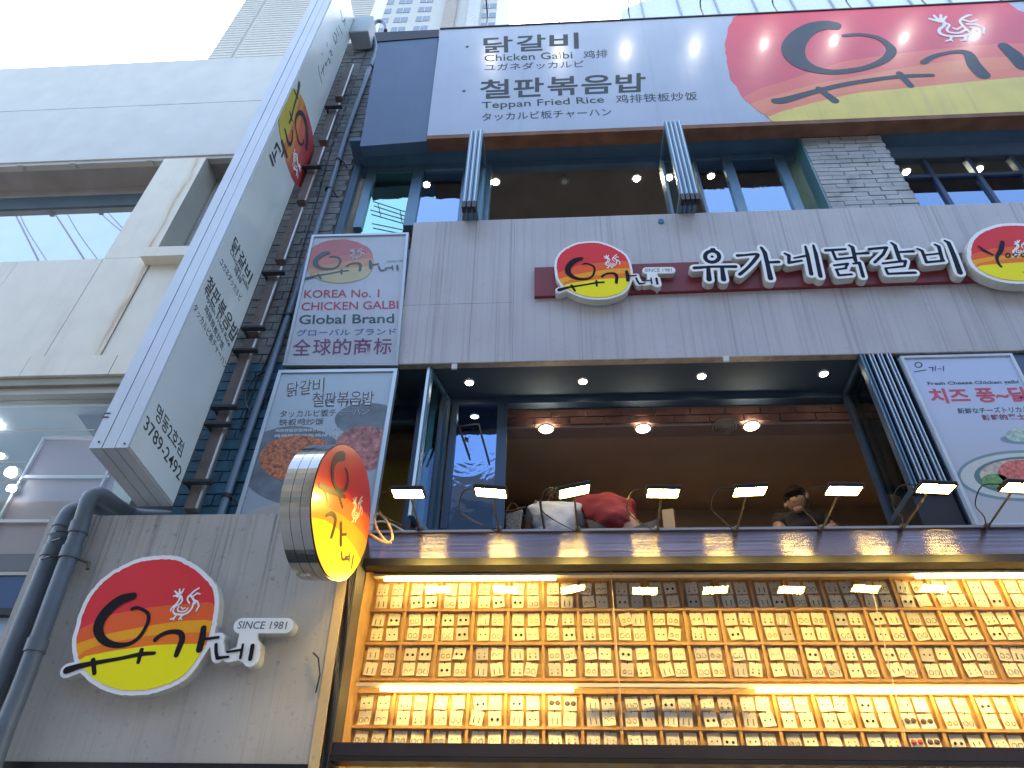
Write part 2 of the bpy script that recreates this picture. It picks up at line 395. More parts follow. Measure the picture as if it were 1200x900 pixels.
WOOD = mat('varnished_wood', (.47, .27, .095), .45, var=.18, vscale=12, streak=.3, dirt=(.2, .1, .04), sx=50, sz=3)
INTW = mat('brown_interior_wall', (.22, .165, .115), .8, var=.08)
INTC = mat('brown_interior_ceiling', (.25, .19, .14), .85, var=.08)
INTP = mat('tan_interior_panel', (.30, .21, .13), .6, var=.08)
GLASS = glass('window_glass', k=1.2)
GLASSD = glass('display_glass', (.97, .97, .97), k=1.0)
GLASSM = glass('mint_reflection_glass', (.5, .6, .58), coat=.45, ctint=(.6, 1, .85), wave=.02)  # mint tint paints a reflected green netting into the pane
GLASSC = glass('blue_coated_glass', (.5, .55, .6), coat=.34, ctint=(.55, .75, 1), wave=.03)
GLASSB = glass('deep_blue_reflection_glass', (.5, .55, .65), coat=.36, ctint=(.35, .55, .95), wave=.06, wscale=3)  # deep blue tint paints a reflected blue fabric into the pane
SASH = glass('greenish_sash_glass', (.62, .78, .74))

# ---------------------------------------------------------------- ground and street
asph = mat('asphalt', (.05, .05, .052), .9, var=.2, vscale=4, bump=.3)
structure('ground', MB().add([(-400, -400, -.004), (400, -400, -.004), (400, 400, -.004), (-400, 400, -.004)], [(0, 1, 2, 3)]), asph)
structure('pavement', MB().box((-30, 1.2, 0), (30, 3.8, .13)), mat('pavement_stone', (.28, .27, .26), .8, var=.15, vscale=2))
structure('road', MB().box((-60, -6, -.003), (60, 1.2, .001)), mat('paving_block_road', (.22, .21, .20), .85, var=.15))

# ================================================================= MAIN BUILDING
Z_SOF = 5.312        # soffit of the first opening
Z_LEDGE = 3.83       # top of the ledge over the shop window
bld = thing('restaurant_building', (0.8, 6, 0), 'restaurant building in dark blue and grey brick filling the middle and right', 'building')
def part(name, mb, m, p=None, **k): return mb.build(name, m, p or bld, **k)
# masses behind the openings
part('wall', MB().box((-2.9, 9.5, 0), (9, 9.8, 11.2)), INTW)
part('wall', MB().box((-3.0, 4.36, 0), (-2.85, 9.5, 11.2)), BLUE)
part('wall', MB().box((8.85, 4.3, 0), (9, 9.5, 11.2)), BLUE)
part('roof', MB().box((-2.95, 4.3, 11.2), (9, 9.8, 11.35)), mat('roof_grey', (.2, .2, .2), .8))
part('floor', MB().box((-2.85, 4.5, 3.55), (8.85, 9.5, 3.7)), mat('interior_floor', (.3, .22, .15), .5))
# the strip of wall over the first floor opening, hidden by the fascia
part('wall', MB().box((-2.05, 4.5, Z_SOF+.06), (8.85, 4.7, 6.29)), BLUE)
part('soffit', MB().box((-1.25, 4.062, Z_SOF), (8.8, 4.5, Z_SOF+.05)), mat('navy_soffit', (.028, .052, .082), .8, var=.1))

# ---- brick pilasters, brick by brick
def brick_field(parent, X0, X1, Y, z0, z1, bh, bw, m_of, name='brick', sub=True, mort=MORT, deep=.012, stuff_above=None):
    """running bond on a wall plane facing the street"""
    meshes = {}
    r = 0; z = z0
    while z < z1-.01:
        x = X0 - (bw/2 if r % 2 else 0)
        while x < X1-.01:
            a, b = max(x, X0), min(x+bw-.010, X1)
            if b-a > .02:
                L_ = round(b-a, 2); mm = m_of((a+b)/2, z)
                key = (L_, mm.name)
                if key not in meshes:
                    me = bpy.data.meshes.new(name); q = MB().box((0, -deep, 0), (L_, .02, bh-.010))
                    me.from_pydata(q.v, [], q.f); me.materials.append(mm); meshes[key] = me
                o = bpy.data.objects.new(name, meshes[key]); COL.objects.link(o); o.parent = parent
                o.location = Vector((a, Y+rnd(.004), z))-Vector(ORG[parent.name])
                o.rotation_euler = (rnd(.01), rnd(.006), 0)
            x += bw
        z += bh; r += 1
pier = part('brick_pilaster', MB().box((-2.86, 4.055, 0), (-2.006, 4.36, 11.0)), MORT)
def mp_(x, z): return BRICKB if z < 5.42+.12*math.sin(x*9) else BRICK
brick_field(pier, -2.54, -2.006, 4.055, 3.92, 10.95, .092, .26, mp_)
col = part('brick_column', MB().box((2.474, 3.955, 6.4), (3.229, 4.4, 8.19)), MORT)
brick_field(col, 2.474, 3.229, 3.955, 6.84, 8.16, .066, .25, lambda x, z: BRICKL)
part('column_side_panel', MB().box((2.452, 3.945, 6.3), (2.471, 4.4, 8.19)), mat('teal_jamb_paint', (.06, .17, .20), .4))

# ---- third floor: windows under the billboard
Y3 = 4.13
Z3S = 8.19
Z3T = atY(650, 196, Y3)[2]      # top of the window frames
part('soffit', MB().box((-2.0, 3.80, Z3S), (8.8, Y3-.022, Z3S+.05)), BLUE)
part('wall', MB().box((-2.0, Y3-.02, Z3T), (2.45, Y3+.05, Z3S+.16)), BLUE)
part('wall', MB().box((-2.003, 4.06, 6.5), (-1.93, Y3+.2, Z3S-.002)), BLUE)
part('ceiling', MB().box((-2.0, Y3+.052, Z3S+.162), (8.8, 9.5, Z3S+.24)), mat('grey_interior_ceiling', (.17, .16, .155), .85))
part('wall', MB().box((-2.0, 9.3, 6.45), (8.8, 9.49, Z3S+.16)), mat('grey_interior_wall', (.20, .20, .20), .8))
part('floor', MB().box((-2.85, 4.72, 6.3), (8.85, 9.5, 6.45)), INTW)
part('wall', MB().box((-2.0, Y3, 6.3), (8.8, Y3+.12, 6.85)), BLUE)
f3 = fy(Y3)
def window(parent, fr, outer, panes, m=FRAMEB, film=None, dep=.07, gm=GLASS, filmY=.12):
    """outer: picture quad TL,TR,BR,BL; panes: list of quads; frame with real openings made of bars"""
    fo = MB()
    us = [fr.uv(*p) for p in outer]; u0 = (us[0][0]+us[3][0])/2; u1 = (us[1][0]+us[2][0])/2; v1 = (us[0][1]+us[1][1])/2; v0 = (us[2][1]+us[3][1])/2
    xs = []
    for q in panes:
        a = [fr.uv(*p) for p in q]; xs.append(((a[0][0]+a[3][0])/2, (a[1][0]+a[2][0])/2, (a[2][1]+a[3][1])/2, (a[0][1]+a[1][1])/2))
    e = [u0]+[k for x in xs for k in x[:2]]+[u1]
    for i in range(0, len(e), 2): fo.fbox(fr, e[i], e[i+1], v0, v1, -dep/2, dep/2)
    win = fo.build('window', m, parent)
    for (a, b, c, d) in xs:
        hd = MB()
        hd.fbox(fr, a+.001, b-.001, d, v1, -dep/2+.004, dep/2-.004); hd.build('rail', m, win)
    for i, (a, b, c, d) in enumerate(xs): MB().fbox(fr, a, b, c, d, -.004, .004).build('pane', gm[i] if isinstance(gm, list) else gm, win)
    return win, xs
zb = 7.2
w1, xs1 = window(bld, f3, [(433, 197), (550, 194), (541, 262), (414, 273)],
                 [[(439, 201.7), (484, 201.7), (472, 280), (424, 280)], [(495.8, 202), (542, 200), (538, 262), (487, 270)]], gm=[GLASSM, GLASSC])
w2, xs2 = window(bld, f3, [(812, 189), (918, 184), (942, 252), (826, 252)],
                 [[(816, 190), (846, 188), (864, 252), (828, 252)], [(857, 187), (907, 184.5), (930, 250), (875, 252)]], gm=GLASSC)
# bars at the sides of the big opening
for a, b in (((571, 196), (577, 196)), ((772.7, 192.5), (782, 192.5))):
    ua = f3.uv(*a)[0]; ub = f3.uv(*b)[0]
    part('jamb', MB().fbox(f3, ua, ub, 6.8, Z3T, -.05, .05), FRAMEB)
# crumpled sheets standing in for reflections in the panes; none is placed
def sheet(x0, x1, z0, z1, Y, m, parent, label=None, seed=0, amp=.02, name='vinyl_sheet', **k):
    rg = random.Random(seed); n, mm_ = 26, 26; V = []; Fs = []
    cr_ = [(rg.uniform(0, 1), rg.uniform(0, 1), rg.uniform(0, math.pi), rg.uniform(.5, 1)) for _ in range(16)]
    for j in range(mm_+1):
        for i in range(n+1):
            s, t = i/n, j/mm_; d = 0
            for (a, b, an, q) in cr_:
                e = (s-a)*math.cos(an)+(t-b)*math.sin(an); d += q*max(0, .1-abs(e))*(1 if q > .7 else -1)
            V.append((x0+(x1-x0)*s, Y+d*amp*10, z0+(z1-z0)*t))
    for j in range(mm_):
        for i in range(n): a = j*(n+1)+i; Fs.append((a, a+1, a+n+2, a+n+1))
    for i in range(len(V)): pass
    o = MB().add(V, Fs).build(name, m, parent, **k); return o
VG = mat('mint_vinyl', (.30, .62, .52), .35, var=.1, vscale=2, coat=.3)
VB = mat('pale_blue_vinyl', (.20, .34, .52), .35, var=.2, vscale=2, coat=.3)
VB2 = mat('deep_blue_vinyl', (.10, .21, .46), .35, var=.35, vscale=3, coat=.4)
# dark bars added before the mint pane to imitate a reflected lattice
lat = MB()
for p, q in (((437, 236), (477, 249)), ((434, 246), (476, 258)), ((443, 239), (445, 248)), ((469, 247), (470, 256)), ((436, 262), (475, 270))):
    lat.bar(atY(*p, Y3-.03), atY(*q, Y3-.03), .007)
lat.build('reflection_bars', DARK, w1)
# far right grid window of the third floor
Yg = 4.2
fg = fy(Yg)
g = MB()
for p, q in (((1073, 177), (1111.7, 237.5)), ((1123.3, 175), (1166.7, 238)), ((1175, 170), (1219, 238)), ((1228, 168), (1275, 240)), ((1286, 166), (1335, 240))):
    u = (fg.uv(*p)[0]+fg.uv(*q)[0])/2; g.fbox(fg, u-.02, u+.02, 6.5, 8.069, -.03, .03)
vbar = fg.uv(1130, 207)[1]; u0 = 3.2; u1 = 8.8
g.fbox(fg, u0, u1, vbar-.022, vbar+.022, -.026, .026); g.fbox(fg, u0, u1, 8.07, 8.099, -.034, .034)
gw = g.build('window', FRAMED, bld)
MB().fbox(fg, u0, u1, 6.5, vbar-.022, -.005, .005).build('pane', glass('dark_blue_glass', (.3, .4, .5), coat=.25, ctint=(.5, .7, 1)), gw)
MB().fbox(fg, u0, u1, vbar+.022, 8.07, -.005, .005).build('pane', GLASS, gw)
part('wall', MB().fbox(fg, 3.23, 8.8, 8.10, Z3S+.16, -.04, .02), BLUE)

# ---- second storey opening
Y2 = 4.45
f2 = fy(Y2)
part('transom', MB().fbox(f2, -2.0, 8.8, 5.245, Z_SOF, -.05, .03), FRAMED)
lint = part('brick_lintel', MB().box((-.5, Y2+.06, 5.06), (8.8, Y2+.2, Z_SOF)), mat('pale_brown_mortar', (.19, .14, .12), .9))
brick_field(lint, -.42, 3.4, Y2+.055, 5.085, 5.24, .075, .27, lambda x, z: RBRICK)
ZC = 5.06
part('ceiling', MB().box((-1.9, Y2+.2, ZC), (8.8, 5.75, ZC+.08)), INTC)
part('bulkhead', MB().box((-1.9, 5.75, 4.80), (8.8, 5.9, ZC+.08)), INTP)
part('ceiling', MB().box((-1.9, 5.9, 4.84), (8.8, 9.5, 4.92)), INTC)
part('wall', MB().box((-1.9, 8.2, 3.7), (8.8, 8.3, 5.2)), INTW)
part('wall_panel', MB().box((.35, 7.9, 3.7), (1.05, 8.19, 4.8)), INTP)
part('wall_panel', MB().box((1.6, 8.0, 3.7), (3.4, 8.19, 4.75)), mat('dark_brown_panel', (.09, .06, .045), .5))
part('sill', MB().box((-1.25, 3.99, Z_LEDGE-.06), (8.8, Y2+.1, Z_LEDGE-.005)), FRAMED)
part('wall', MB().box((-1.3, Y2-.02, Z_LEDGE-.3), (8.8, Y2+.1, 4.10)), FRAMED)
# fixed left window, a blue reflection tinted into its glass
w3, xs3 = window(bld, f2, [(527, 469), (595, 469), (590.5, 622), (521, 622)], [[(536, 476.5), (583.3, 476.5), (578, 622), (526, 622)]], FRAMED, gm=GLASSB)
a, b, c, d = xs3[0]
br = MB()
for p, q in (((537, 497), (550, 534)), ((561, 497), (573, 540)), ((538, 500), (561, 497))): br.bar(atY(*p, Y2-.03), atY(*q, Y2-.03), .012)
br.build('reflection_bars', DARK, w3)  # bars added before the pane to imitate a reflected black frame
# left bay: wall behind a dark frame, its yellow light put into the colour
part('yellow_wall', MB().box((-1.62, 4.9, 3.7), (-1.0, 4.95, 5.2)), mat('yellow_lit_wall', (.40, .27, .06), .7, var=.15, vscale=1.5))
part('window_bar', MB().bar(atY(452, 496, 4.45), atY(486, 495, 4.45), .03), FRAMEB)
part('wall', MB().box((-1.75, 4.47, atY(465, 496, 4.5)[2]), (-.88, 4.6, Z_SOF)), FRAMED)
for x, wd, m_ in ((-1.02, .06, FRAMED), (-.93, .045, FRAMEB), (-.86, .035, FRAMED)):
    part('post', MB().box((x-wd/2, 4.30, 4.0), (x+wd/2, 4.47, Z_SOF)), m_)
# sill line cap
part('sill_cap', MB().box((-1.25, 3.93, Z_LEDGE-.003), (8.8, 4.02, Z_LEDGE+.012)), mat('pale_edge_metal', (.30, .29, .31), .4, .6))
# ledge front
LEDGE = brushed('brushed_mauve_steel', (.22, .195, .24), .13, 2.0)
led = part('ledge_face', MB().box((-1.22, 3.945, 3.655), (8.8, 4.0, Z_LEDGE-.006)), LEDGE)
part('ledge_lip', MB().box((-1.22, 3.93, 3.605), (8.8, 4.02, 3.652)), DARK)

# ================================================================= fascia
P0 = atY(480, 426, 4.0)
FA = ftilt(P0, 7.7)
fas = thing('fascia', (1.0, 4.0, 5.3), 'weathered pale metal fascia band with rain streaks between the two restaurant floors', 'fascia')
tl, bl_, tr, br_ = FA.uv(482.5, 262), FA.uv(466.5, 427), FA.uv(1200, 235.6), FA.uv(1200, 409.7)
ht = (tl[1]+tr[1])/2; hb = (bl_[1]+br_[1])/2; uL = (tl[0]+bl_[0])/2
cuts = [uL, FA.uv(501, 380)[0], FA.uv(602, 330)[0], FA.uv(700, 330)[0]+.2, 1.6, 2.6, 3.6, 4.9, 6.1, 7.3]
hm = FA.uv(540, 356)[1]
for i in range(len(cuts)-1):
    a, b = cuts[i]+.0012, cuts[i+1]-.0005
    if i in (0, 1):
        MB().fbox(FA, a, b, hb, hm-.0015, -.07, 0).build('panel', FASC, fas); MB().fbox(FA, a, b, hm+.0015, ht, -.12, 0).build('panel', FASC, fas)
    else:
        MB().fbox(FA, a, b, hb, ht, -.07, rnd(.0012)).build('panel', FASC, fas)
MB().fbox(FA, uL, 7.3, hb-.010, hb-.002, -.06, .006).build('drip_edge', mat('stained_edge_metal', (.26, .23, .19), .6, var=.3, vscale=12, spots=.5), fas)
for x, y in ((533, 430), (850, 421)):
    u, v = FA.uv(x, y); MB().fbox(FA, u-.02, u+.02, v-.035, v+.01, .012, .03).build('clip', WHITE, fas)
u, v = FA.uv(774.5, 260); MB().disc(FA.w(u, v, 0), FA.N, .025, .012).build('cap', mat('blue_cap', (.05, .2, .4), .5), fas)

strip = slab('red_sign_strip', FA, [(626.3, 313.5), (1262, 291.5), (1262, 324.5), (626.3, 347)], .035, .034,
             mat('dark_red_metal', (.20, .022, .03), .4, var=.1, streak=.2), label='dark red metal strip behind the lettering on the pale fascia', cat='sign strip')

# ================================================================= brand emblem, traced once and reused
DISC = [(530, 62), (590, 68), (640, 92), (700, 132), (752, 195), (765, 255), (757, 330), (748, 390), (722, 465), (690, 520), (640, 585), (585, 628), (520, 655), (440, 674),
        (350, 676), (290, 665), (235, 642), (180, 602), (140, 550), (118, 470), (125, 410), (143, 340), (172, 265), (215, 200), (270, 150), (330, 112), (400, 80), (465, 66)]
BANDS = [[(60, 420), (135, 388), (280, 322), (440, 290), (600, 272), (800, 258)],
         [(60, 482), (118, 458), (250, 415), (450, 375), (600, 352), (800, 342)],
         [(60, 535), (125, 505), (230, 462), (430, 425), (560, 410), (800, 400)],
         [(60, 545), (135, 522), (300, 490), (480, 465), (600, 460), (800, 457)]]
BRUSH_YU = [[(385, 235, 34), (330, 252, 46), (280, 288, 50), (240, 335, 50), (222, 385, 46), (235, 428, 38), (270, 456, 32), (320, 466, 26), (370, 458, 20), (412, 430, 18), (440, 390, 18), (457, 350, 17), (455, 318, 16), (430, 298, 14), (400, 290, 16), (380, 296, 16)],
            [(75, 583, 34), (100, 575, 32), (150, 560, 26), (250, 541, 20), (330, 527, 18), (420, 508, 20), (485, 503, 17)],
            [(198, 535, 22), (205, 597, 20)], [(426, 487, 20), (410, 545, 18)]]
BRUSH_GA = [[(490, 440, 22), (510, 422, 20), (545, 406, 20), (585, 402, 22), (610, 412, 26), (615, 440, 28), (600, 480, 28), (588, 512, 24)],
            [(716, 385, 26), (710, 430, 32), (696, 485, 32)], [(730, 436, 14), (785, 428, 13)]]
BRUSH_NE = [[(774, 462, 16), (774, 495, 16), (780, 526, 17), (832, 520, 11)], [(825, 497, 11), (888, 488, 12)], [(900, 462, 11), (888, 525, 14)], [(945, 468, 20), (934, 530, 20)]]
HEN = [[(590, 232, 10), (575, 236, 6)], [(582, 212, 7), (596, 226, 9)], [(604, 203, 7), (604, 224, 9)], [(624, 202, 6), (612, 222, 9)],
       [(594, 234, 16), (606, 236, 12), (600, 256, 9), (584, 276, 8), (566, 292, 7), (562, 306, 6)],
       [(612, 236, 9), (616, 256, 8), (604, 272, 8), (584, 284, 8), (574, 300, 8), (578, 316, 9), (600, 322, 9), (628, 320, 9), (648, 308, 9), (662, 290, 9), (668, 268, 9)],
       [(600, 284, 7), (594, 300, 7), (604, 308, 7), (630, 306, 7), (642, 292, 7)], [(612, 288, 6), (618, 296, 6), (630, 290, 6)],
       [(650, 268, 8), (640, 250, 8), (652, 232, 9), (668, 250, 9), (676, 270, 8)], [(652, 232, 8), (672, 212, 9), (694, 198, 7)], [(662, 240, 8), (686, 222, 8), (700, 226, 6)],
       [(668, 252, 8), (688, 262, 9), (694, 282, 8), (682, 304, 7)],
       [(590, 320, 8), (578, 338, 8), (560, 344, 6)], [(578, 338, 6), (574, 348, 5)], [(622, 322, 8), (606, 336, 8), (600, 346, 6)], [(606, 336, 6), (614, 346, 5)]]
def densify(P, n=4, closed=True):
    o = []; N_ = len(P)
    for i in range(N_ if closed else N_-1):
        p0, p1, p2, p3 = [np.array(P[(i+k) % N_ if closed else min(max(i+k, 0), N_-1)], float) for k in (-1, 0, 1, 2)]
        for j in range(n):
            t = j/n; o.append(tuple(.5*((2*p1)+(-p0+p2)*t+(2*p0-5*p1+4*p2-p3)*t*t+(-p0+3*p1-3*p2+p3)*t**3)))
    if not closed: o.append(tuple(map(float, P[-1])))
    return o
_rg = random.Random(3)
DISCD = [(x+_rg.uniform(-2.2, 2.2), y+_rg.uniform(-2.2, 2.2)) for x, y in densify(DISC, 5)]
def lower(poly, curve):
    """part of the closed outline below the curve (picture y down)"""
    cxs = [p[0] for p in curve]; cys = [p[1] for p in curve]; f = lambda x: float(np.interp(x, cxs, cys))
    below = [p[1] > f(p[0]) for p in poly]; n = len(poly)
    runs = [i for i in range(n) if below[i] and not below[i-1]]
    if not runs: return poly
    i = runs[0]; run = []
    while below[i % n] and len(run) < n: run.append(poly[i % n]); i += 1
    xa, xb = run[-1][0], run[0][0]
    xs = np.linspace(xa, xb, 22)[1:-1]
    return run+[(x, f(x)) for x in xs]
MZ = zoom(60, 640, 4)
# plane of the lower left box sign
PB = np.array([-1.25, 3.93, 2.525]); FB = ftilt(PB, 6.0)
LMz = [(75, 583), (530, 62), (716, 380)]
HM = .075
def affine(src, dst):
    A = np.array([[*p, 1] for p in src]); return np.linalg.solve(A, np.array(dst)).T      # 2x3
class Emblem:
    """maps the master tracing onto another plane by three landmarks"""
    def __init__(s, fr, h, lm=None, src=LMz):
        s.fr, s.h = fr, h
        s.M = None
        if lm is not None:
            s.M = affine([FB.uv(*MZ(*p), HM) for p in src], [fr.uv(*p, h) for p in lm])
    def p(s, x, y):
        a = FB.uv(*MZ(x, y), HM)
        return a if s.M is None else s.M[:, :2] @ a+s.M[:, 2]
    def poly(s, P): return [s.p(*q) for q in P]
    def st(s, S, k=1.):
        o = []
        for q in S:
            r = []
            for x, y, wd in smooth_stroke(q):
                a = s.p(x, y); b = s.p(x+1, y)-a; c = s.p(x, y+1)-a
                r.append((a[0], a[1], wd*k*math.sqrt(abs(b[0]*c[1]-b[1]*c[0]))))
            o.append(r)
        return o
    def scale(s): a = s.p(400, 400); return math.hypot(*(s.p(401, 400)-a))
def disc_parts(E, parent, mats, h, step=.0008, clip=None, disc=None, inkm=INK, hen=SIGNW, glyphs=('yu', 'ga', 'ne'), th=.0006, boldk=1.):
    fr = E.fr; cell = E.scale()*2.2
    def lay(name, loops, hh, m): return loops_obj(name, loops, fr, hh-th, hh, m, parent)
    D = disc or DISCD
    names = ['red_band', 'orange_red_band', 'amber_band', 'orange_band', 'yellow_band']
    for i in range(5):
        P = D if i == 0 else lower(D, BANDS[i-1])
        P = E.poly(P)
        if clip is not None:
            lp = sdf_loops([], [P], cell=E.scale()*3, clip=clip)
            if not lp: continue
        else: lp = [P]
        lay(names[i], lp, h+step*(i+1), mats[i])
    hh = h+step*6.5
    S = []
    if 'yu' in glyphs: S += BRUSH_YU
    if 'ga' in glyphs: S += BRUSH_GA
    if 'ne' in glyphs: S += BRUSH_NE
    lay('brush_lettering', sdf_loops(E.st(S, boldk), cell=cell, clip=clip), hh, inkm)
    lay('rooster_emblem', sdf_loops(E.st(HEN), cell=E.scale()*1.6, clip=clip), hh, hen)
COLS = [RED, ORR, ORY, ORG_, YEL]
def box_logo(name, E, depth, label, cat, group, plaque=True, since=(872, 387, 1108, 389, 874, 352)):
    fr = E.fr; k = E.scale(); c = E.p(440, 380); t = thing(name, tuple(fr.w(c[0], c[1], E.h-depth)), label, cat, group)
    S = [[(75, 583, 70), (150, 560, 60)], [(716, 400, 70), (700, 480, 70)], [(730, 436, 50), (788, 430, 52)], [(776, 460, 66), (782, 515, 66)], [(832, 515, 60), (888, 500, 70)], [(945, 470, 72), (936, 528, 76)],
         [(890, 372, 74), (1100, 372, 74)], [(938, 390, 70), (915, 500, 90)], [(898, 395, 30), (890, 500, 60)]]
    L1 = sdf_loops(E.st(S), [E.poly(DISCD)], polygrow=k*20, cell=k*3)
    loops_obj('sign_body', L1, fr, E.h-depth, E.h-.006, SIGNSIDE, t)
    loops_obj('backing_face', sdf_loops(E.st(S), [E.poly(DISCD)], polygrow=k*20, grow=-k*2, cell=k*3), fr, E.h-.0055, E.h, SIGNW, t)
    disc_parts(E, t, COLS, E.h)
    # the small plaque
    q = since
    def pp(x, y): return E.p(x, y)
    cu = bpy.data.curves.new('t', 'FONT'); cu.body = 'SINCE 1981'; cu.size = 1; cu.extrude = .5; cu.shear = .25; cu.resolution_u = 3
    tt = bpy.data.objects.new('t', cu); me = bpy.data.meshes.new_from_object(tt); bpy.data.objects.remove(tt)
    V = np.array([v.co[:] for v in me.vertices]); lo, hi = V.min(0), V.max(0); kk = (V-lo)/(hi-lo)
    a, b, c = pp(q[0], q[1]), pp(q[2], q[3]), pp(q[4], q[5])
    uv = a+kk[:, :1]*(b-a)+kk[:, 1:2]*(c-a); W = fr.O+uv[:, :1]*fr.U+uv[:, 1:]*fr.V+(E.h+.0004+kk[:, 2:]*.0008)*fr.N
    o = make('plaque_lettering', t, W, {}); me.vertices.foreach_set('co', (W-np.array(o['_o'])).ravel()); me.materials.clear(); me.materials.append(mat('grey_ink', (.10, .11, .12), .5))
    for p in me.polygons: p.material_index = 0
    o.data = me
    return t

# ================================================================= lower left box
lb = thing('sign_box', (-2.1, 3.9, 2.5), 'rain streaked grey metal box at the lower left carrying the large round emblem', 'sign box')
uvs = [FB.uv(82, 603.3), FB.uv(404, 602.5), FB.uv(366.5, 895.5), FB.uv(-40, 891.5)]
uR = (uvs[1][0]+uvs[2][0])/2; uLb = uvs[0][0]; vT = (uvs[0][1]+uvs[1][1])/2; vB = uvs[2][1]
MB().fbox(FB, uLb-.12, uR, vB, vT, -.42, 0).build('panel', BOXM, lb)
MB().fbox(FB, uLb-.12, uR, vB-.05, vB-.002, -.42, .012).build('bottom_rail', DARK, lb)
MB().fbox(FB, uR+.001, uR+.052, vB-.03, vT-.12, -.03, .006).build('edge_board', CREAMF, lb)
MB().fbox(FB, uR+.055, uR+.10, vB-.1, vT-.1, -.2, -.02).build('inner_board', mat('dark_brown_wood', (.06, .045, .035), .6, var=.4), lb)
cb = MB()
for k in range(5):
    x = uR+.058+.009*k; pts = []
    for j in range(14):
        v = vB-.1+(vT-.2-vB)*j/13; pts.append(FB.w(x+.004*math.sin(j*1.3+k), v, -.012+.006*math.cos(j+k)))
    cb.tube(pts, .0035, 6)
cb.build('cable', DARK, lb)
MB().tube([FB.w(*FB.uv(367, 765, .02), .02), FB.w(*FB.uv(373, 771, .03), .03), FB.w(*FB.uv(375, 790, .02), .02), FB.w(*FB.uv(370, 812, .012), .012)], .005, 6).build('wire', DARK, lb)

box_logo('emblem_sign', Emblem(FB, HM), .085, 'large round red and yellow emblem sign with brush lettering on the lower left box', 'sign', 'round emblem signs')
box_logo('emblem_sign', Emblem(FA, .09, [(655.3, 340), (693.3, 284.5), (734, 318)]), .075,
         'round red and yellow emblem sign at the left end of the fascia strip', 'sign', 'round emblem signs')

# ---- fascia letters
zA = zoom(600, 240, 4)
def ell(cx, cy, rx, ry, wd, n=20): return [(cx+rx*math.cos(2*math.pi*i/n), cy+ry*math.sin(2*math.pi*i/n), wd) for i in range(n+1)]
def sh(S): return [[(p[0]+1200,)+tuple(p[1:]) for p in s] for s in S]
GL = {
 '유': [ell(938, 243, 33, 26, 17), [(938, 243, 13)], [(936, 208, 12), (946, 208, 12)], [(855, 296, 16), (940, 290, 12), (1048, 290, 16)], [(920, 300, 16), (924, 350, 22)], [(985, 298, 16), (992, 350, 22)]],
 '가': [[(1058, 238, 16), (1090, 236, 12), (1150, 232, 14), (1140, 255, 16), (1105, 295, 14), (1068, 326, 16)], [(1168, 200, 12), (1185, 225, 18), (1200, 290, 18), (1212, 345, 22)], [(1200, 270, 12), (1250, 268, 15)]],
 '네': sh([[(78, 228, 10), (98, 238, 15), (98, 272, 14), (158, 262, 11)], [(122, 250, 9), (172, 240, 12)], [(175, 195, 10), (184, 230, 16), (203, 325, 17)], [(212, 190, 10), (224, 230, 16), (246, 335, 18)]]),
 '닭': sh([[(270, 214, 14), (362, 208, 12)], [(302, 216, 12), (318, 256, 12), (408, 246, 11)], [(380, 190, 10), (396, 200, 16), (410, 262, 16)], [(412, 230, 11), (468, 226, 15)],
         [(310, 284, 11), (374, 276, 12), (362, 298, 10)], [(318, 304, 10), (366, 298, 10)], [(322, 308, 11), (332, 331, 12), (392, 326, 11)], [(400, 276, 10), (428, 272, 14), (446, 336, 15)]]),
 '갈': sh([[(474, 208, 14), (556, 200, 13), (540, 232, 13), (500, 270, 13)], [(578, 178, 10), (594, 190, 16), (616, 255, 17)], [(614, 222, 11), (680, 218, 15)],
         [(538, 275, 11), (645, 263, 13), (640, 286, 11)], [(550, 298, 10), (640, 288, 11)], [(552, 302, 11), (562, 324, 12), (690, 318, 14)]]),
 '비': sh([[(700, 206, 10), (722, 216, 14), (742, 268, 13)], [(782, 186, 10), (800, 196, 15), (818, 262, 15)], [(735, 236, 10), (806, 228, 10)], [(742, 270, 13), (824, 262, 12)], [(828, 168, 10), (846, 178, 17), (872, 240, 20), (900, 318, 23)]])}
nth = {'유': 'first', '가': 'second', '네': 'third', '닭': 'fourth', '갈': 'fifth', '비': 'last'}
looks = {'유': 'with a ring on top', '가': 'with one side bar', '네': 'ending in two tall strokes', '닭': 'beside the one with two tall strokes', '갈': 'next to the last one', '비': 'with the longest slanting stroke'}
for ch, S in GL.items():
    hL = .105
    st = strokes_px(FA, hL, S, zA); k = .0014
    c = np.mean([p[:2] for s in st for p in s], 0)
    t = thing('channel_letter', tuple(FA.w(c[0], c[1], .035)), f'{nth[ch]} raised white and navy letter on the strip, {looks[ch]}', 'sign letter', 'raised letters on the fascia strip')
    k = math.hypot(*(FA.uv(*zA(401, 300), hL)-FA.uv(*zA(400, 300), hL)))
    loops_obj('letter_body', sdf_loops(st, grow=k*14, cell=k*3.2), FA, .036, hL-.004, SIGNSIDE, t)
    loops_obj('letter_face', sdf_loops(st, grow=k*12.5, cell=k*3.2), FA, hL-.0035, hL, SIGNW, t)
    loops_obj('glyph', sdf_loops(st, cell=k*1.9), FA, hL+.0003, hL+.0013, INKN, t)

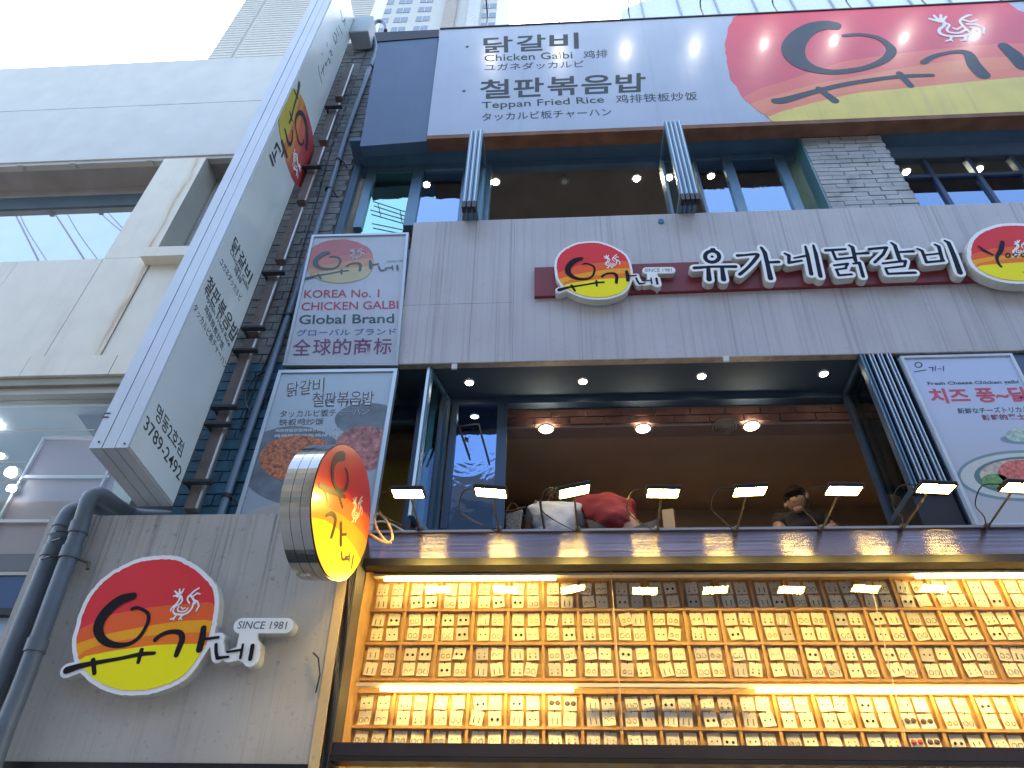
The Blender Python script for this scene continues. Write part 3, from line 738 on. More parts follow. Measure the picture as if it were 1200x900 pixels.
# right hand disc with the Latin lettering
hR = .12
ER = Emblem(FA, hR, [(1137, 318), (1193, 264.5), (1236, 300)])
cR = ER.p(440, 380)
t = thing('emblem_sign', tuple(FA.w(cR[0], cR[1], .035)), 'round red and yellow emblem sign with latin lettering at the right of the fascia', 'sign', 'round emblem signs')
kR = ER.scale()
loops_obj('sign_body', sdf_loops([], [ER.poly(DISCD)], polygrow=kR*30, cell=kR*4), FA, .036, hR-.006, SIGNSIDE, t)
loops_obj('backing_face', sdf_loops([], [ER.poly(DISCD)], polygrow=kR*27, cell=kR*4), FA, hR-.0055, hR, SIGNW, t)
for i in range(5):
    P = DISCD if i == 0 else lower(DISCD, BANDS[i-1])
    loops_obj(['red_band', 'orange_red_band', 'amber_band', 'orange_band', 'yellow_band'][i], [ER.poly(P)], FA, hR+.0004+i*.0008, hR+.001+i*.0008, COLS[i], t)
zR = zoom(900, 240, 4)
YO = [[(985, 195, 6), (1010, 215, 14), (1052, 236, 9)], [(1098, 176, 16), (1090, 215, 20), (1072, 245, 14), (1078, 275, 12), (1092, 292, 10)],
      ell(1123, 239, 10, 9, 6, 14), ell(1160, 237, 10, 9, 6, 14), ell(1195, 236, 10, 9, 6, 14), [(1195, 318, 4), (1230, 314, 6), (1260, 318, 5)],
      ell(1230, 236, 10, 9, 6, 14), [(1242, 232, 6), (1244, 262, 6), (1228, 266, 5)]]
stR = strokes_px(FA, hR, YO, zR)
loops_obj('brush_lettering', sdf_loops(stR, cell=kR*2.4), FA, hR+.0045, hR+.0055, INKN, t)
hz = zoom(1187-600*.1333, 286-240*.1333, 7.5)
loops_obj('rooster_emblem', sdf_loops(strokes_px(FA, hR, HEN, zoom(1185-555/7.2, 281-195/7.2, 7.2)), cell=kR*1.6), FA, hR+.0045, hR+.0055, SIGNW, t)

# ================================================================= billboard
PBi = atY(502.5, 160.5, 3.78)
BI = ftilt(PBi, 7.7)
bb = thing('billboard', (1.5, 3.8, PBi[2]), 'long pale blue billboard with menu words and a huge red disc over the top windows', 'billboard')
a = BI.uv(502.5, 160.5); b = BI.uv(513.8, 34.5); c = BI.uv(1200, 130.5); d = BI.uv(1200, 2)
u0 = (a[0]+b[0])/2; v0 = (a[1]+c[1])/2; v1 = (b[1]+d[1])/2; u1 = 8.2
BBM = mat('printed_pale_blue_vinyl', (.37, .44, .55), .32, var=.05, streak=.28, dirt=(.22, .24, .27), sx=14, sz=.35, coat=.25)
MB().fbox(BI, u0, u1, v0, v1, -.16, 0).build('panel', BBM, bb)
MB().fbox(BI, u0, u1, v0-.055, v0-.002, -.15, .01).build('bottom_lip', RUSTLIP, bb)
MB().fbox(BI, u0, u1, v1+.002, v1+.02, -.15, .012).build('top_rail', DARK, bb)
zb3 = zoom(500, 0, 3.4286)
def T3(z, *pts): return [z(*p) for p in pts]
INKG = mat('dark_slate_ink', (.04, .06, .07), .6, var=.15, spec=.3)
for s, q, bo in (('닭갈비', ((228, 215), (612, 195), (228, 150)), .018), ('Chicken Galbi', ((232, 247), (587, 234), (232, 220)), .006), ('鸡排', ((630, 236), (727, 230), (630, 204)), .004),
             ('ユガネダッカルビ', ((232, 285), (633, 270), (234, 257)), .004), ('철판볶음밥', ((212, 398), (880, 368), (214, 322)), .018), ('Teppan Fried Rice', ((222, 444), (715, 420), (222, 410)), .006),
             ('鸡排铁板炒饭', ((762, 415), (1088, 402), (760, 381)), .004), ('タッカルビ板チャーハン', ((222, 487), (745, 465), (222, 455)), .004)):
    text('lettering', s, BI, *T3(zb3, *q), INKG, bb, bold=bo, h=.0015)
for c_ in ((163, 188), (150, 366)):
    u, v = BI.uv(*zb3(*c_)); MB().disc(BI.w(u, v, .0002), BI.N, .018, .0012).build('bullet', INKG, bb)
EB = Emblem(BI, .0006, [(905.4, 118.1), (985, 29), (1173, 48)], src=[(75, 583), (385, 235), (716, 380)])
zb4 = zoom(850, 0, 3.4286)
# the huge disc is cut by the board's edges: traced directly
DB = [(45, 62), (22, 90), (5, 140), (0, 200), (10, 260), (18, 320), (45, 345), (60, 380), (110, 430), (160, 465), (190, 488), (240, 520), (420, 560), (800, 600), (1150, 600), (1330, 560), (1450, 440), (1480, 300), (1440, 160), (1300, 60), (1190, 45), (1130, 5), (1000, -60), (800, -90), (400, -60), (150, 10)]
DBB = [[(-50, 420), (70, 378), (260, 320), (480, 245), (780, 205), (1100, 175), (1500, 170)][:], [(-50, 445), (95, 415), (350, 340), (650, 285), (900, 245), (1200, 222), (1500, 215)],
       [(-50, 500), (140, 450), (330, 395), (640, 345), (900, 300), (1200, 270), (1500, 262)], [(-50, 520), (185, 460), (330, 420), (520, 375), (760, 352), (1000, 328), (1200, 310), (1500, 300)]]
clipb = lambda X, Y: np.maximum(np.maximum(Y-(v1-.004), (v0+.002)-Y), X-(u1-.01))
sc4 = math.hypot(*(BI.uv(*zb4(401, 300))-BI.uv(*zb4(400, 300))))
DBd = [(x+_rg.uniform(-3, 3), y+_rg.uniform(-3, 3)) for x, y in densify(DB, 4)]
BC = [mat('billboard_red', (.66, .06, .085), .35, var=.06, streak=.2, dirt=(.35, .12, .14), sx=14, sz=.35, coat=.2), mat('billboard_orange_red', (.74, .13, .085), .35, var=.06, streak=.2, dirt=(.4, .2, .17), sx=14, sz=.35, coat=.2),
      mat('billboard_coral', (.78, .22, .085), .35, var=.06, streak=.2, dirt=(.42, .25, .17), sx=14, sz=.35, coat=.2), mat('billboard_orange', (.76, .18, .07), .35, var=.06, streak=.2, dirt=(.42, .22, .17), sx=14, sz=.35, coat=.2),
      mat('billboard_yellow', (.70, .56, .08), .35, var=.08, streak=.35, dirt=(.3, .25, .13), sx=14, sz=.35, coat=.2)]
for i in range(5):
    P = DBd if i == 0 else lower(DBd, DBB[i-1])
    L_ = sdf_loops([], [[BI.uv(*zb4(*q)) for q in P]], cell=sc4*6, clip=clipb)
    loops_obj(['red_band', 'orange_red_band', 'coral_band', 'orange_band', 'yellow_band'][i], L_, BI, .0003+i*.0008, .0009+i*.0008, BC[i], bb)
BS = [[(440, 103, 40), (400, 100, 46), (340, 115, 54), (290, 155, 66), (272, 200, 72), (295, 245, 58), (350, 275, 38), (420, 288, 26), (490, 285, 24), (570, 270, 22), (640, 240, 28), (668, 205, 32), (650, 175, 22), (610, 150, 18), (540, 138, 14), (475, 143, 14)],
      [(200, 405, 26), (240, 402, 30), (370, 365, 22), (500, 335, 20), (690, 308, 18), (832, 302, 16)], [(375, 355, 20), (440, 405, 28)], [(700, 295, 22), (745, 345, 22)],
      [(797, 250, 22), (840, 225, 18), (920, 208, 16), (975, 215, 30), (1000, 260, 44), (1035, 300, 46)], [(1120, 185, 36), (1160, 220, 50), (1195, 265, 46)], [(1230, 250, 20), (1330, 240, 18)]]
HB = [[(820, 75, 8), (845, 82, 12)], [(838, 62, 8), (856, 80, 10)], [(866, 60, 8), (866, 80, 10)], [(888, 66, 6), (876, 80, 10)], [(858, 84, 16), (880, 90, 12), (878, 104, 10), (862, 116, 10), (860, 130, 10), (880, 142, 10), (930, 146, 10), (980, 138, 10), (1000, 118, 10)],
      [(880, 92, 8), (900, 100, 8), (890, 118, 8), (902, 130, 8), (940, 132, 8), (964, 120, 8)], [(915, 112, 7), (930, 118, 7), (948, 108, 7)], [(980, 128, 8), (945, 92, 8), (950, 75, 8), (975, 62, 9), (990, 60, 6)], [(958, 80, 8), (985, 88, 8), (1012, 78, 6)],
      [(970, 96, 8), (1010, 98, 9), (1040, 112, 8), (1036, 134, 7)], [(985, 108, 7), (1012, 116, 7), (1016, 128, 6)], [(908, 148, 8), (905, 160, 8), (885, 166, 6)], [(966, 146, 8), (962, 160, 8), (945, 164, 6)], [(905, 160, 6), (915, 166, 5)], [(962, 160, 6), (974, 166, 5)]]
loops_obj('brush_lettering', sdf_loops(strokes_px(BI, .0045, BS, zb4), cell=sc4*3.4, clip=clipb), BI, .004, .005, mat('billboard_ink', (.022, .042, .07), .5, var=.12), bb)
loops_obj('rooster_emblem', sdf_loops(strokes_px(BI, .0045, HB, zb4), cell=sc4*2), BI, .004, .005, mat('billboard_white', (.72, .76, .82), .4), bb)
# dark blue panel to the left of the billboard
dp = MB()
q = [(446, 47), (513, 35), (502, 163.5), (422, 171)]
FD = ftilt(atY(502.5, 163.5, 3.80), 7.7)
slab('blank_sign_panel', FD, [(443, 50), (513.5, 43.5), (502.3, 165), (421.8, 171.5)], 0, .14, BLUE2, label='plain slate blue panel left of the long billboard under a dark coping', cat='panel')
slab('coping', FD, [(439, 38), (515, 34.5), (513.8, 43), (442, 48.5)], .01, .16, DARK, bld)
# lamp arms reaching out over the top of the billboard (their heads are above the picture)
BLAMP = emis('billboard_lamp_glow', (1, .93, .8), 26)
nth_ = ['first', 'second', 'third', 'fourth', 'fifth', 'sixth', 'seventh', 'eighth']
for k_, (x1, yb) in enumerate(((569.5, 32), (655.5, 28), (739, 24.5), (825.5, 20), (912, 15), (1000, 11.5), (1088, 7), (1178, 3))):
    p = atY(x1, yb, 3.60); hd_ = np.array([p[0]+.0, 2.86, 10.35])
    t = thing('billboard_lamp', tuple(p), f'{nth_[k_]} thin lamp arm from the left rising above the long billboard', 'lamp arm', 'lamp arms above the billboard')
    MB().tube(densify([p-np.array([0, 0, .05]), p+np.array([0, -.02, .35]), p+(hd_-p)*.6+np.array([0, 0, .2]), hd_+np.array([0, .0, .05])], 4, closed=False), .009, 6).build('arm', DARK, t)
    q_ = atY(x1+6, 83, 3.5); ax = q_-hd_; ax = ax/np.linalg.norm(ax)
    MB().disc(tuple(hd_-ax*.06), tuple(ax), .06, .055, 16).build('lamp_head', DARK, t); MB().disc(tuple(hd_), tuple(ax), .045, .004, 16).build('lens', BLAMP, t)

# ================================================================= folding window stacks (third floor)
def fold_stack(Xc, Yf, Yb, z0, z1, n, wid, label, lean=0.):
    t = thing('folding_window', (Xc, Yb, z0), label, 'folding window', 'folded window stacks')
    dx = wid/n
    for i in range(n):
        x = Xc+(i-(n-1)/2)*dx; w_ = dx*.42
        fr = MB(); fw = .045
        fr.box((x-w_, Yf, z0), (x+w_, Yf+fw, z1)).box((x-w_, Yb-fw, z0), (x+w_, Yb, z1)).box((x-w_*.96, Yf+fw, z0), (x+w_*.96, Yb-fw, z0+fw)).box((x-w_*.96, Yf+fw, z1-fw), (x+w_*.96, Yb-fw, z1))
        sash = fr.build('sash_frame', FRAMEB, t)
        MB().box((x-.004, Yf+fw, z0+fw), (x+.004, Yb-fw, z1-fw)).build('pane', SASH, sash)
        MB().box((x-w_*.25, Yf-.008, z0), (x+w_*.25, Yf-.0005, z1)).build('seal', ALU, sash)
        MB().box((x-w_*.9, Yf-.004, z0-.08), (x+w_*.9, Yf+.06, z0-.002)).build('bottom_roller', DARK, sash)
    return t
def xz(x, y, Y): p = atY(x, y, Y); return p[0], p[2]
xl, zt = xz(559, 147, 3.55); _, zq = xz(552, 236, 3.60)
fold_stack(atY(553, 200, 3.58)[0], 3.60, 4.02, zq, min(zt, 8.17), 3, .13, 'stack of folded glass sashes standing out at the left of the top opening')
xr, zt2 = xz(791, 136, 3.55)
fold_stack(atY(800, 190, 3.58)[0], 3.60, 4.02, zq, min(zt2, 8.17), 4, .16, 'stack of folded glass sashes standing out at the right of the top opening')

# right stack in the lower opening
t = thing('folding_window', (2.35, 4.45, 4.1), 'thick stack of folded glass sashes at the right of the lit dining opening', 'folding window', 'folded window stacks')
x0s = 2.225; n = 4; pitch = .062; zs0, zs1 = 4.115, 5.295
for i in range(n):
    x = x0s+.028+i*pitch; fr = MB(); w_ = .021; fw = .05
    fr.box((x-w_, 4.0, zs0), (x+w_, 4.0+fw, zs1)).box((x-w_, 4.4, zs0), (x+w_, 4.45, zs1)).box((x-w_*.95, 4.0+fw, zs0), (x+w_*.95, 4.4, zs0+fw)).box((x-w_*.95, 4.0+fw, zs1-fw), (x+w_*.95, 4.4, zs1))
    s = fr.build('sash_frame', FRAMED, t)
    MB().box((x-.004, 4.0+fw, zs0+fw), (x+.004, 4.4, zs1-fw)).build('pane', SASH, s)
    for sx in (-1, 1): MB().box((x+sx*w_*.6-.004, 3.99, zs0), (x+sx*w_*.6+.004, 3.9995, zs1)).build('rib', ALU if i else FRAMEB, s)
MB().box((x0s-.0, 4.02, 3.86), (x0s+n*pitch, 4.44, zs0-.004)).build('track_block', DARK, t)
# open casement at the left of the dining opening
t = thing('open_casement', (-.87, 4.3, 4.1), 'narrow open casement sash beside the fixed window tinted for a blue reflection', 'window')
A_, B_ = np.array([-.838, 4.42, 0]), np.array([-.936, 4.03, 0]); dr = B_-A_; Ln = np.linalg.norm(dr); fc = Frame(A_, dr, (0, 0, 1))
s = MB().fbox(fc, 0, .04, 4.0, 5.29, -.02, .02).fbox(fc, Ln-.04, Ln, 4.0, 5.29, -.02, .02).fbox(fc, .04, Ln-.04, 5.25, 5.29, -.018, .018).fbox(fc, .04, Ln-.04, 4.0, 4.04, -.018, .018).build('sash_frame', FRAMEB, t)
MB().fbox(fc, .04, Ln-.04, 4.04, 5.25, -.004, .004).build('pane', SASH, t)
MB().fbox(fc, Ln+.001, Ln+.012, 4.0, 5.29, -.01, .01).build('seal', ALU, t)

# ================================================================= vertical projecting sign
XV = -2.450; ZV0, ZV1 = 4.008, 11.163; YV0, YV1 = 3.253, 3.890; XL = -2.682
vsn = thing('projecting_sign', (XL+.12, 3.7, ZV0), 'tall white projecting light box sign with vertical lettering and phone number', 'sign')
VSM = mat('sign_box_aluminium', (.50, .54, .57), .35, .25, var=.05, streak=.1, dirt=(.3, .3, .3), sx=12, sz=.4)
for i in range(3):
    a = XL+(XV-XL)*i/3+(.0025 if i else 0); b = XL+(XV-XL)*(i+1)/3-.0025
    MB().box((a, YV0+(.0 if i != 1 else .002), ZV0), (b, YV1, ZV1)).build('side_channel', VSM, vsn)
MB().box((XL+.005, YV0+.01, ZV0+.004), (XV-.004, YV1-.01, ZV1-.004)).build('seam_core', DARK, vsn)
FACE = mat('sign_white_face', (.56, .615, .60), .3, var=.07, vscale=1.3, coat=.3)
MB().box((XV-.002, YV0+.012, ZV0+.012), (XV+.006, YV1-.012, ZV1-.012)).build('face_panel', FACE, vsn)
fv = Frame((XV+.006, 0, 0), (0, 1, 0), (0, 0, 1))
INKV = mat('black_vinyl_letters', (.03, .035, .04), .45)
for s, q, bo in (('닭갈비', ((271, 288), (291.5, 334), (276.5, 276)), .012), ('Chicken Galbi', ((269.5, 295), (290, 341), (271.5, 289.5)), 0), ('鸡排', ((273.5, 316), (281.5, 334), (276, 310.5)), 0),
             ('ユガネダッカルビ', ((257, 308), (281, 354), (260.5, 301)), 0), ('철판볶음밥', ((239, 336), (273, 403), (247, 321)), .012), ('Teppan Fried Rice', ((238, 344), (268, 409), (241, 337)), 0),
             ('鸡排铁板炒饭', ((239, 363), (260, 411), (242.5, 356)), 0), ('タッカルビ板チャーハン', ((226, 362), (264, 434), (230, 354)), 0),
             ('명동2호점', ((181.5, 490), (212, 537), (186.5, 471.5)), .004), ('3789-2492', ((168, 501), (210, 564), (172.5, 486)), .002)):
    text('lettering', s, fv, *q, INKV, vsn, h=.0015, bold=bo)
EV = Emblem(fv, .0006, [(350.5, 98), (358.7, 174), (336, 184)], src=[(75, 583), (385, 235), (716, 380)])
clv = lambda X, Y: (YV0+.014)-X
VC = [mat('faded_red', (.42, .05, .055), .35, var=.06), mat('faded_orange_red', (.55, .13, .07), .35), mat('faded_amber', (.6, .26, .06), .35), mat('faded_orange', (.56, .17, .06), .35), mat('faded_yellow', (.50, .42, .06), .35)]
disc_parts(EV, vsn, VC, .0006, clip=clv, inkm=INKV, glyphs=('yu', 'ga', 'ne'))
zS = zoom(280, 0, 6.925)
SCR = [[(645, 530, 3), (648, 570, 6), (660, 630, 5), (674, 682, 3)], [(668, 600, 4), (680, 560, 5), (690, 525, 4), (684, 570, 6), (690, 612, 4)], [(700, 515, 5), (708, 505, 4), (712, 520, 5), (706, 532, 5), (699, 520, 4)],
       [(716, 500, 4), (728, 470, 5), (738, 520, 5), (742, 480, 4)], [(736, 430, 5), (742, 410, 5), (752, 420, 5), (746, 440, 5), (760, 450, 4)], [(672, 432, 6), (678, 446, 5)], [(714, 342, 5), (716, 378, 4)],
       [(762, 290, 4), (775, 330, 6), (790, 350, 4)], [(770, 262, 5), (790, 285, 5), (796, 330, 4), (780, 360, 4)], [(790, 225, 4), (800, 260, 5), (812, 290, 4)], [(806, 205, 4), (822, 235, 5), (838, 275, 4)],
       [(824, 78, 4), (830, 110, 5), (838, 150, 4)], [(838, 165, 4), (850, 180, 5), (862, 150, 4), (858, 205, 4)]]
loops_obj('script_lettering', sdf_loops(strokes_px(fv, .001, SCR, zS, 1.0), cell=.006), fv, .0012, .0022, INKV, vsn)
for (x, y) in ((122, 489),):
    for i in range(3):
        p = atY(x+(i % 3)*2.4-1, y+(i//3)*4, YV0)
        for dz in (0, .03): MB().box((p[0]-.008, YV0-.003, p[2]+dz-.005), (p[0]+.008, YV0-.0005, p[2]+dz+.005)).build('rivet', BROWN, vsn)
for x, y in ((116, 518), (146, 520)):
    p = atY(x, y, YV0); MB().disc((p[0], YV0-.0005, p[2]), (0, -1, 0), .006, .004, 10).build('screw', DARK, vsn)
# mounting posts and brackets behind it
post = thing('sign_mount', (-2.4, 4.1, 4.0), 'rusty brown steel channel with cross brackets holding the tall projecting sign', 'bracket')
for y0, y1 in ((600, 402), (396, 318), (312, 250), (244, 180), (175, 130), (125, 85)):
    a = atY(0, 0, 4.13); zA_, zB_ = atY(230, y0, 3.98)[2], atY(300, y1, 3.98)[2]
    MB().box((-2.40, 3.93, zA_), (-2.325, 4.0, zB_)).build('channel', BROWN, post)
    MB().box((-2.323, 3.93, zA_), (-2.307, 3.945, zB_)).build('bright_edge', mat('bare_steel_edge', (.7, .7, .7), .3, .8), post)
for y in (565, 498, 478, 412, 386, 322, 200, 131):
    z = atY(280, y, 3.9)[2]
    MB().box((-2.44, 3.87, z-.010), (-2.25, 3.915, z+.010)).build('cross_bracket', mat('dark_bracket_steel', (.05, .055, .06), .5, .4), post)
    MB().box((-2.43, 3.916, z-.010), (-2.41, 4.06, z+.010)).build('stub', mat('dark_bracket_steel', (.05, .055, .06), .5, .4), post)
p = atY(425, 40, 4.0)
MB().box((-2.445, 3.80, 10.75), (-2.20, 4.03, 11.2)).build('junction_box', mat('pale_grey_box', (.35, .40, .42), .5, var=.1, spots=.2), None, bevel=.01, label='pale grey square junction box at the top of the tall projecting sign', cat='junction box')
# blue-grey drain pipe
Yp = 4.0
pts = [atY(x, y, Yp) for x, y in ((611/6+350, 215/6), (606/6+350, 175/6), (590/6+350, 152/6), (555/6+350, 150/6), (532/6+350, 170/6), (518/6+350, 220/6), (545/6+350, 330/6))]
pts += [atY(x, y, Yp) for x, y in ((434, 78), (408, 150), (386, 222.5), (339, 367), (290, 510), (259, 602), (246, 640))]
t = thing('drain_pipe', tuple(pts[-1]), 'slim blue grey drain pipe running down the brick pilaster from a gooseneck', 'pipe')
MB().tube(densify(pts, 4, closed=False), .026, 12).build('pipe', PVCB, t, smooth=True)
for x, y in ((434.5, 78), (397, 188), (385, 222), (337, 370), (266, 582)):
    c = atY(x, y, Yp); MB().tube([c+np.array([0, 0, -.014]), c+np.array([0, 0, .014])], .034, 12).build('pipe_clip', DARK, t)
    MB().tube([c+np.array([.03, 0, 0]), c+np.array([.06, .02, -.03]), c+np.array([.10, .05, -.09])], .006, 6).build('clip_wire', DARK, t)
pts = [atY(x, y, 4.03) for x, y in ((432, 55), (426, 70), (410, 110), (392, 160), (373, 230), (352, 300), (338, 350), (318, 410), (300, 450), (282, 505))]
MB().tube(densify(pts, 4, closed=False), .007, 6).build('wall_cable', DARK, None, label='thin black cable clipped down the brick pilaster beside the pipe', cat='cable')
pts = [atY(x, y, 4.02) for x, y in ((318, 434), (302, 440), (292, 452), (288, 470), (296, 482), (306, 478), (316, 462), (324, 445))]
MB().tube(densify(pts, 4, closed=False), .006, 6).build('cable_loop', DARK, None, label='slack loop of black cable against the blue painted bricks', cat='cable')

# ================================================================= poster 1 (upper)
def poster(name, fr, quad, h, label, cat, face, fw=.03, parent=None, dep=.05, framem=ALU):
    t = thing(name, tuple(fr.w(*fr.uv(*quad[3], h), h)), label, cat)
    q = [np.array(fr.uv(*p, h)) for p in quad]; c = sum(q)/4
    inn = []
    for i in range(4):
        a, b, d = q[i-1], q[i], q[(i+1) % 4]; e1 = (a-b)/np.linalg.norm(a-b); e2 = (d-b)/np.linalg.norm(d-b); inn.append(b+(e1+e2)*fw)
    for i in range(4):
        j = (i+1) % 4
        P = [q[i], q[j], inn[j], inn[i]]
        MB().prism([fr.w(p[0], p[1], h-dep) for p in P], fr.N*dep).build('frame_bar', framem, t)
    MB().prism([fr.w(p[0], p[1], h-dep) for p in inn], fr.N*(dep-.012)).build('print_sheet', face, t)
    return t, h-.012
P1M = mat('white_faded_print', (.46, .52, .60), .3, var=.06, streak=.25, dirt=(.30, .34, .40), sx=16, sz=.5, coat=.25)
p1, h1 = poster('framed_poster', FA, [(365.5, 275), (479, 272.2), (466, 428), (331, 428)], .03, 'white framed poster in four languages left of the pale fascia', 'poster', P1M, .022)
zp = zoom(320, 250, 4.5)
RP = mat('faded_red_ink', (.42, .06, .10), .5); BP = mat('slate_ink', (.04, .09, .12), .5); BLP = mat('blue_ink', (.05, .14, .36), .5); PUP = mat('plum_ink', (.20, .06, .16), .5)
for s, q, bo, m_ in (('KOREA No. 1', ((162, 447), (560, 442), (166, 405)), .012, RP), ('CHICKEN GALBI', ((148, 513), (660, 503), (152, 470)), .012, RP), ('Global Brand', ((135, 585), (638, 578), (140, 536)), .014, BP),
                 ('グローバル ブランド', ((122, 648), (648, 640), (126, 612)), .01, BLP), ('全球的商标', ((100, 750), (622, 742), (108, 664)), .01, PUP), ('SINCE 1981', ((600, 259), (690, 256), (601, 249)), 0, mat('pale_grey_ink', (.25, .28, .32), .5))):
    text('lettering', s, FA, *T3(zp, *q), m_, p1, h=h1+.0016, bold=bo)
F1 = [mat('poster_pink', (.50, .17, .18), .4), mat('poster_coral', (.54, .24, .20), .4), mat('poster_peach', (.56, .34, .22), .4), mat('poster_sand', (.56, .32, .2), .4), mat('poster_pale_yellow', (.55, .50, .30), .4)]
disc_parts(Emblem(FA, h1+.0006, [(359.2, 326.7), (397.5, 280.5), (433.5, 306)]), p1, F1, h1+.0004, inkm=mat('faded_teal_ink', (.08, .13, .15), .5), hen=mat('poster_white', (.55, .58, .62), .5))

# ================================================================= poster 2 (lower, food photo)
f4 = fy(3.97)
P2M = gradient_print('blue_food_print', (.28, .34, .40), (.36, .45, .52), 4.1, 5.2, rough=.25)
p2, h2 = poster('framed_poster', f4, [(326.5, 433.5), (466, 431.5), (433, 642), (264, 642)], .0, 'framed blue food poster with a pan of stir fry behind the round projecting sign', 'poster', P2M, .028)
z2 = zoom(270, 420, 3.213)
WI = mat('white_print_ink', (.55, .60, .62), .4); DK = mat('dark_teal_ink', (.05, .08, .10), .4)
for s, q in (('닭갈비', ((212, 145), (352, 124), (216, 92))), ('철판볶음밥', ((306, 182), (537, 177), (312, 128)))):
    text('lettering', s, f4, *T3(z2, *q), WI, p2, h=h2+.0012, bold=.05); text('lettering', s, f4, *T3(z2, *q), DK, p2, h=h2+.0026, bold=.0)
for s, q in (('タッカルビ板チャーハン', ((185, 222), (522, 214), (190, 195))), ('铁板鸡炒饭', ((180, 252), (348, 248), (186, 228)))):
    text('lettering', s, f4, *T3(z2, *q), WI, p2, h=h2+.0012, bold=.03); text('lettering', s, f4, *T3(z2, *q), DK, p2, h=h2+.0026)
for q in (((168, 278), (412, 273), (170, 266)), ((163, 298), (520, 292), (166, 286))):
    text('small_print', '鸡排铁板炒饭鸡排铁板炒饭鸡排', f4, *T3(z2, *q), WI, p2, h=h2+.0012, bold=.01)
def el(cx, cy, rx, ry, n=30, a0=0): return [(cx+rx*math.cos(2*math.pi*i/n+a0), cy+ry*math.sin(2*math.pi*i/n+a0)) for i in range(n)]
def blob(name, fr, P, h, m, parent, clip=None, cell=.006):
    loops_obj(name, sdf_loops([], [[fr.uv(*p, h) for p in P]], cell=cell, clip=clip), fr, h-.0004, h, m, parent)
q2 = [f4.uv(*p) for p in ((326.5, 433.5), (466, 431.5), (433, 642), (264, 642))]
clip2 = lambda X, Y: np.maximum(q2[0][0]+.032-X, X-(q2[1][0]-.032))
foodm = mat('stir_fry_print', (.42, .13, .05), .4, var=.75, vscale=42); steelm = mat('pan_print', (.12, .15, .18), .3, var=.3, vscale=8)
blob('pan_print', f4, el(345, 545, 64, 46), h2+.001, steelm, p2, clip2); blob('food_print', f4, el(350, 538, 46, 28), h2+.0018, foodm, p2, clip2)
blob('bowl_print', f4, el(432, 492, 40, 20), h2+.001, steelm, p2, clip2); blob('food_print', f4, el(428, 525, 36, 26), h2+.0018, mat('pink_food_print', (.36, .14, .13), .4, var=.6, vscale=30), p2, clip2)
blob('table_print', f4, el(345, 622, 70, 34), h2+.0005, mat('pale_table_print', (.38, .37, .35), .4), p2, clip2)

# ================================================================= right poster
f5 = fy(3.98)
P3M = gradient_print('pale_violet_print', (.42, .42, .46), (.40, .47, .66), 4.0, 5.2, rough=.3)
p3, h3 = poster('framed_poster', f5, [(1054.7, 417), (1186, 413.8), (1290, 615.5), (1145.3, 616.5)], .0, 'pale framed poster of cheese chicken dish at the right of the opening', 'poster', P3M, .02, framem=mat('white_poster_frame', (.5, .55, .62), .4))
z5 = zoom(960, 400, 3.75)
for s, q, bo, m_ in (('Fresh Cheese Chicken galbi', ((480, 196), (880, 188), (474, 178)), .02, BP), ('치즈 퐁~닭', ((498, 273), (935, 264), (474, 208)), .03, mat('crimson_ink', (.50, .05, .09), .4)),
                     ('新鮮なチーズトリカルビ', ((612, 318), (958, 310), (605, 293)), .01, BP), ('新鲜的芝士鸡', ((722, 347), (950, 341), (710, 322)), .03, mat('maroon_ink', (.20, .05, .08), .4))):
    text('lettering', s, f5, *T3(z5, *q), m_, p3, h=h3+.0014, bold=bo)
LG = [ell(436, 104, 15, 11, 5, 14), [(418, 134, 5), (470, 126, 4)], [(480, 116, 4), (500, 114, 5), (498, 132, 4)], [(510, 108, 4), (510, 130, 4)], [(520, 122, 3), (538, 120, 3)], [(546, 108, 4), (546, 130, 4)]]
loops_obj('brush_lettering', sdf_loops(strokes_px(f5, h3, LG, z5), cell=.004), f5, h3+.0004, h3+.0014, BP, p3)
uq = [f5.uv(*p)[0] for p in ((1145.3, 616.5), (1290, 615.5))]
clip3 = lambda X, Y: np.maximum(f5.uv(1054.7, 417)[0]+.03-X, X-(f5.uv(1186, 413.8)[0]-.03))
blob('plate_print', f5, [z5(*p) for p in el(890, 590, 285, 112, a0=.1)], h3+.0008, mat('plate_rim_print', (.16, .24, .28), .3), p3, clip3)
blob('plate_print', f5, [z5(*p) for p in el(892, 590, 272, 100, a0=.1)], h3+.0014, mat('plate_print', (.50, .52, .50), .3), p3, clip3)
blob('bowl_print', f5, [z5(*p) for p in el(905, 590, 225, 84)], h3+.002, mat('teal_bowl_print', (.09, .16, .17), .3), p3, clip3)
blob('food_print', f5, [z5(*p) for p in el(900, 585, 195, 68)], h3+.0026, mat('cheese_food_print', (.50, .40, .33), .4, var=.35, vscale=30), p3, clip3)
blob('food_print', f5, [z5(*p) for p in el(880, 575, 95, 55)], h3+.0032, mat('red_chicken_print', (.55, .12, .09), .4, var=.5, vscale=50), p3, clip3)
blob('food_print', f5, [z5(*p) for p in el(770, 612, 60, 30)], h3+.0032, mat('green_salad_print', (.12, .26, .08), .4, var=.5, vscale=50), p3, clip3)
blob('small_plate_print', f5, [z5(*p) for p in el(905, 430, 110, 22)], h3+.001, mat('plate_rim_print', (.16, .24, .28), .3), p3, clip3)
blob('small_food_print', f5, [z5(*p) for p in el(880, 412, 60, 30)], h3+.0018, mat('pale_green_food_print', (.35, .45, .38), .4, var=.4, vscale=40), p3, clip3)
part('wall', MB().box((2.50, 4.02, 3.84), (8.8, 4.35, Z_SOF)), FRAMED)

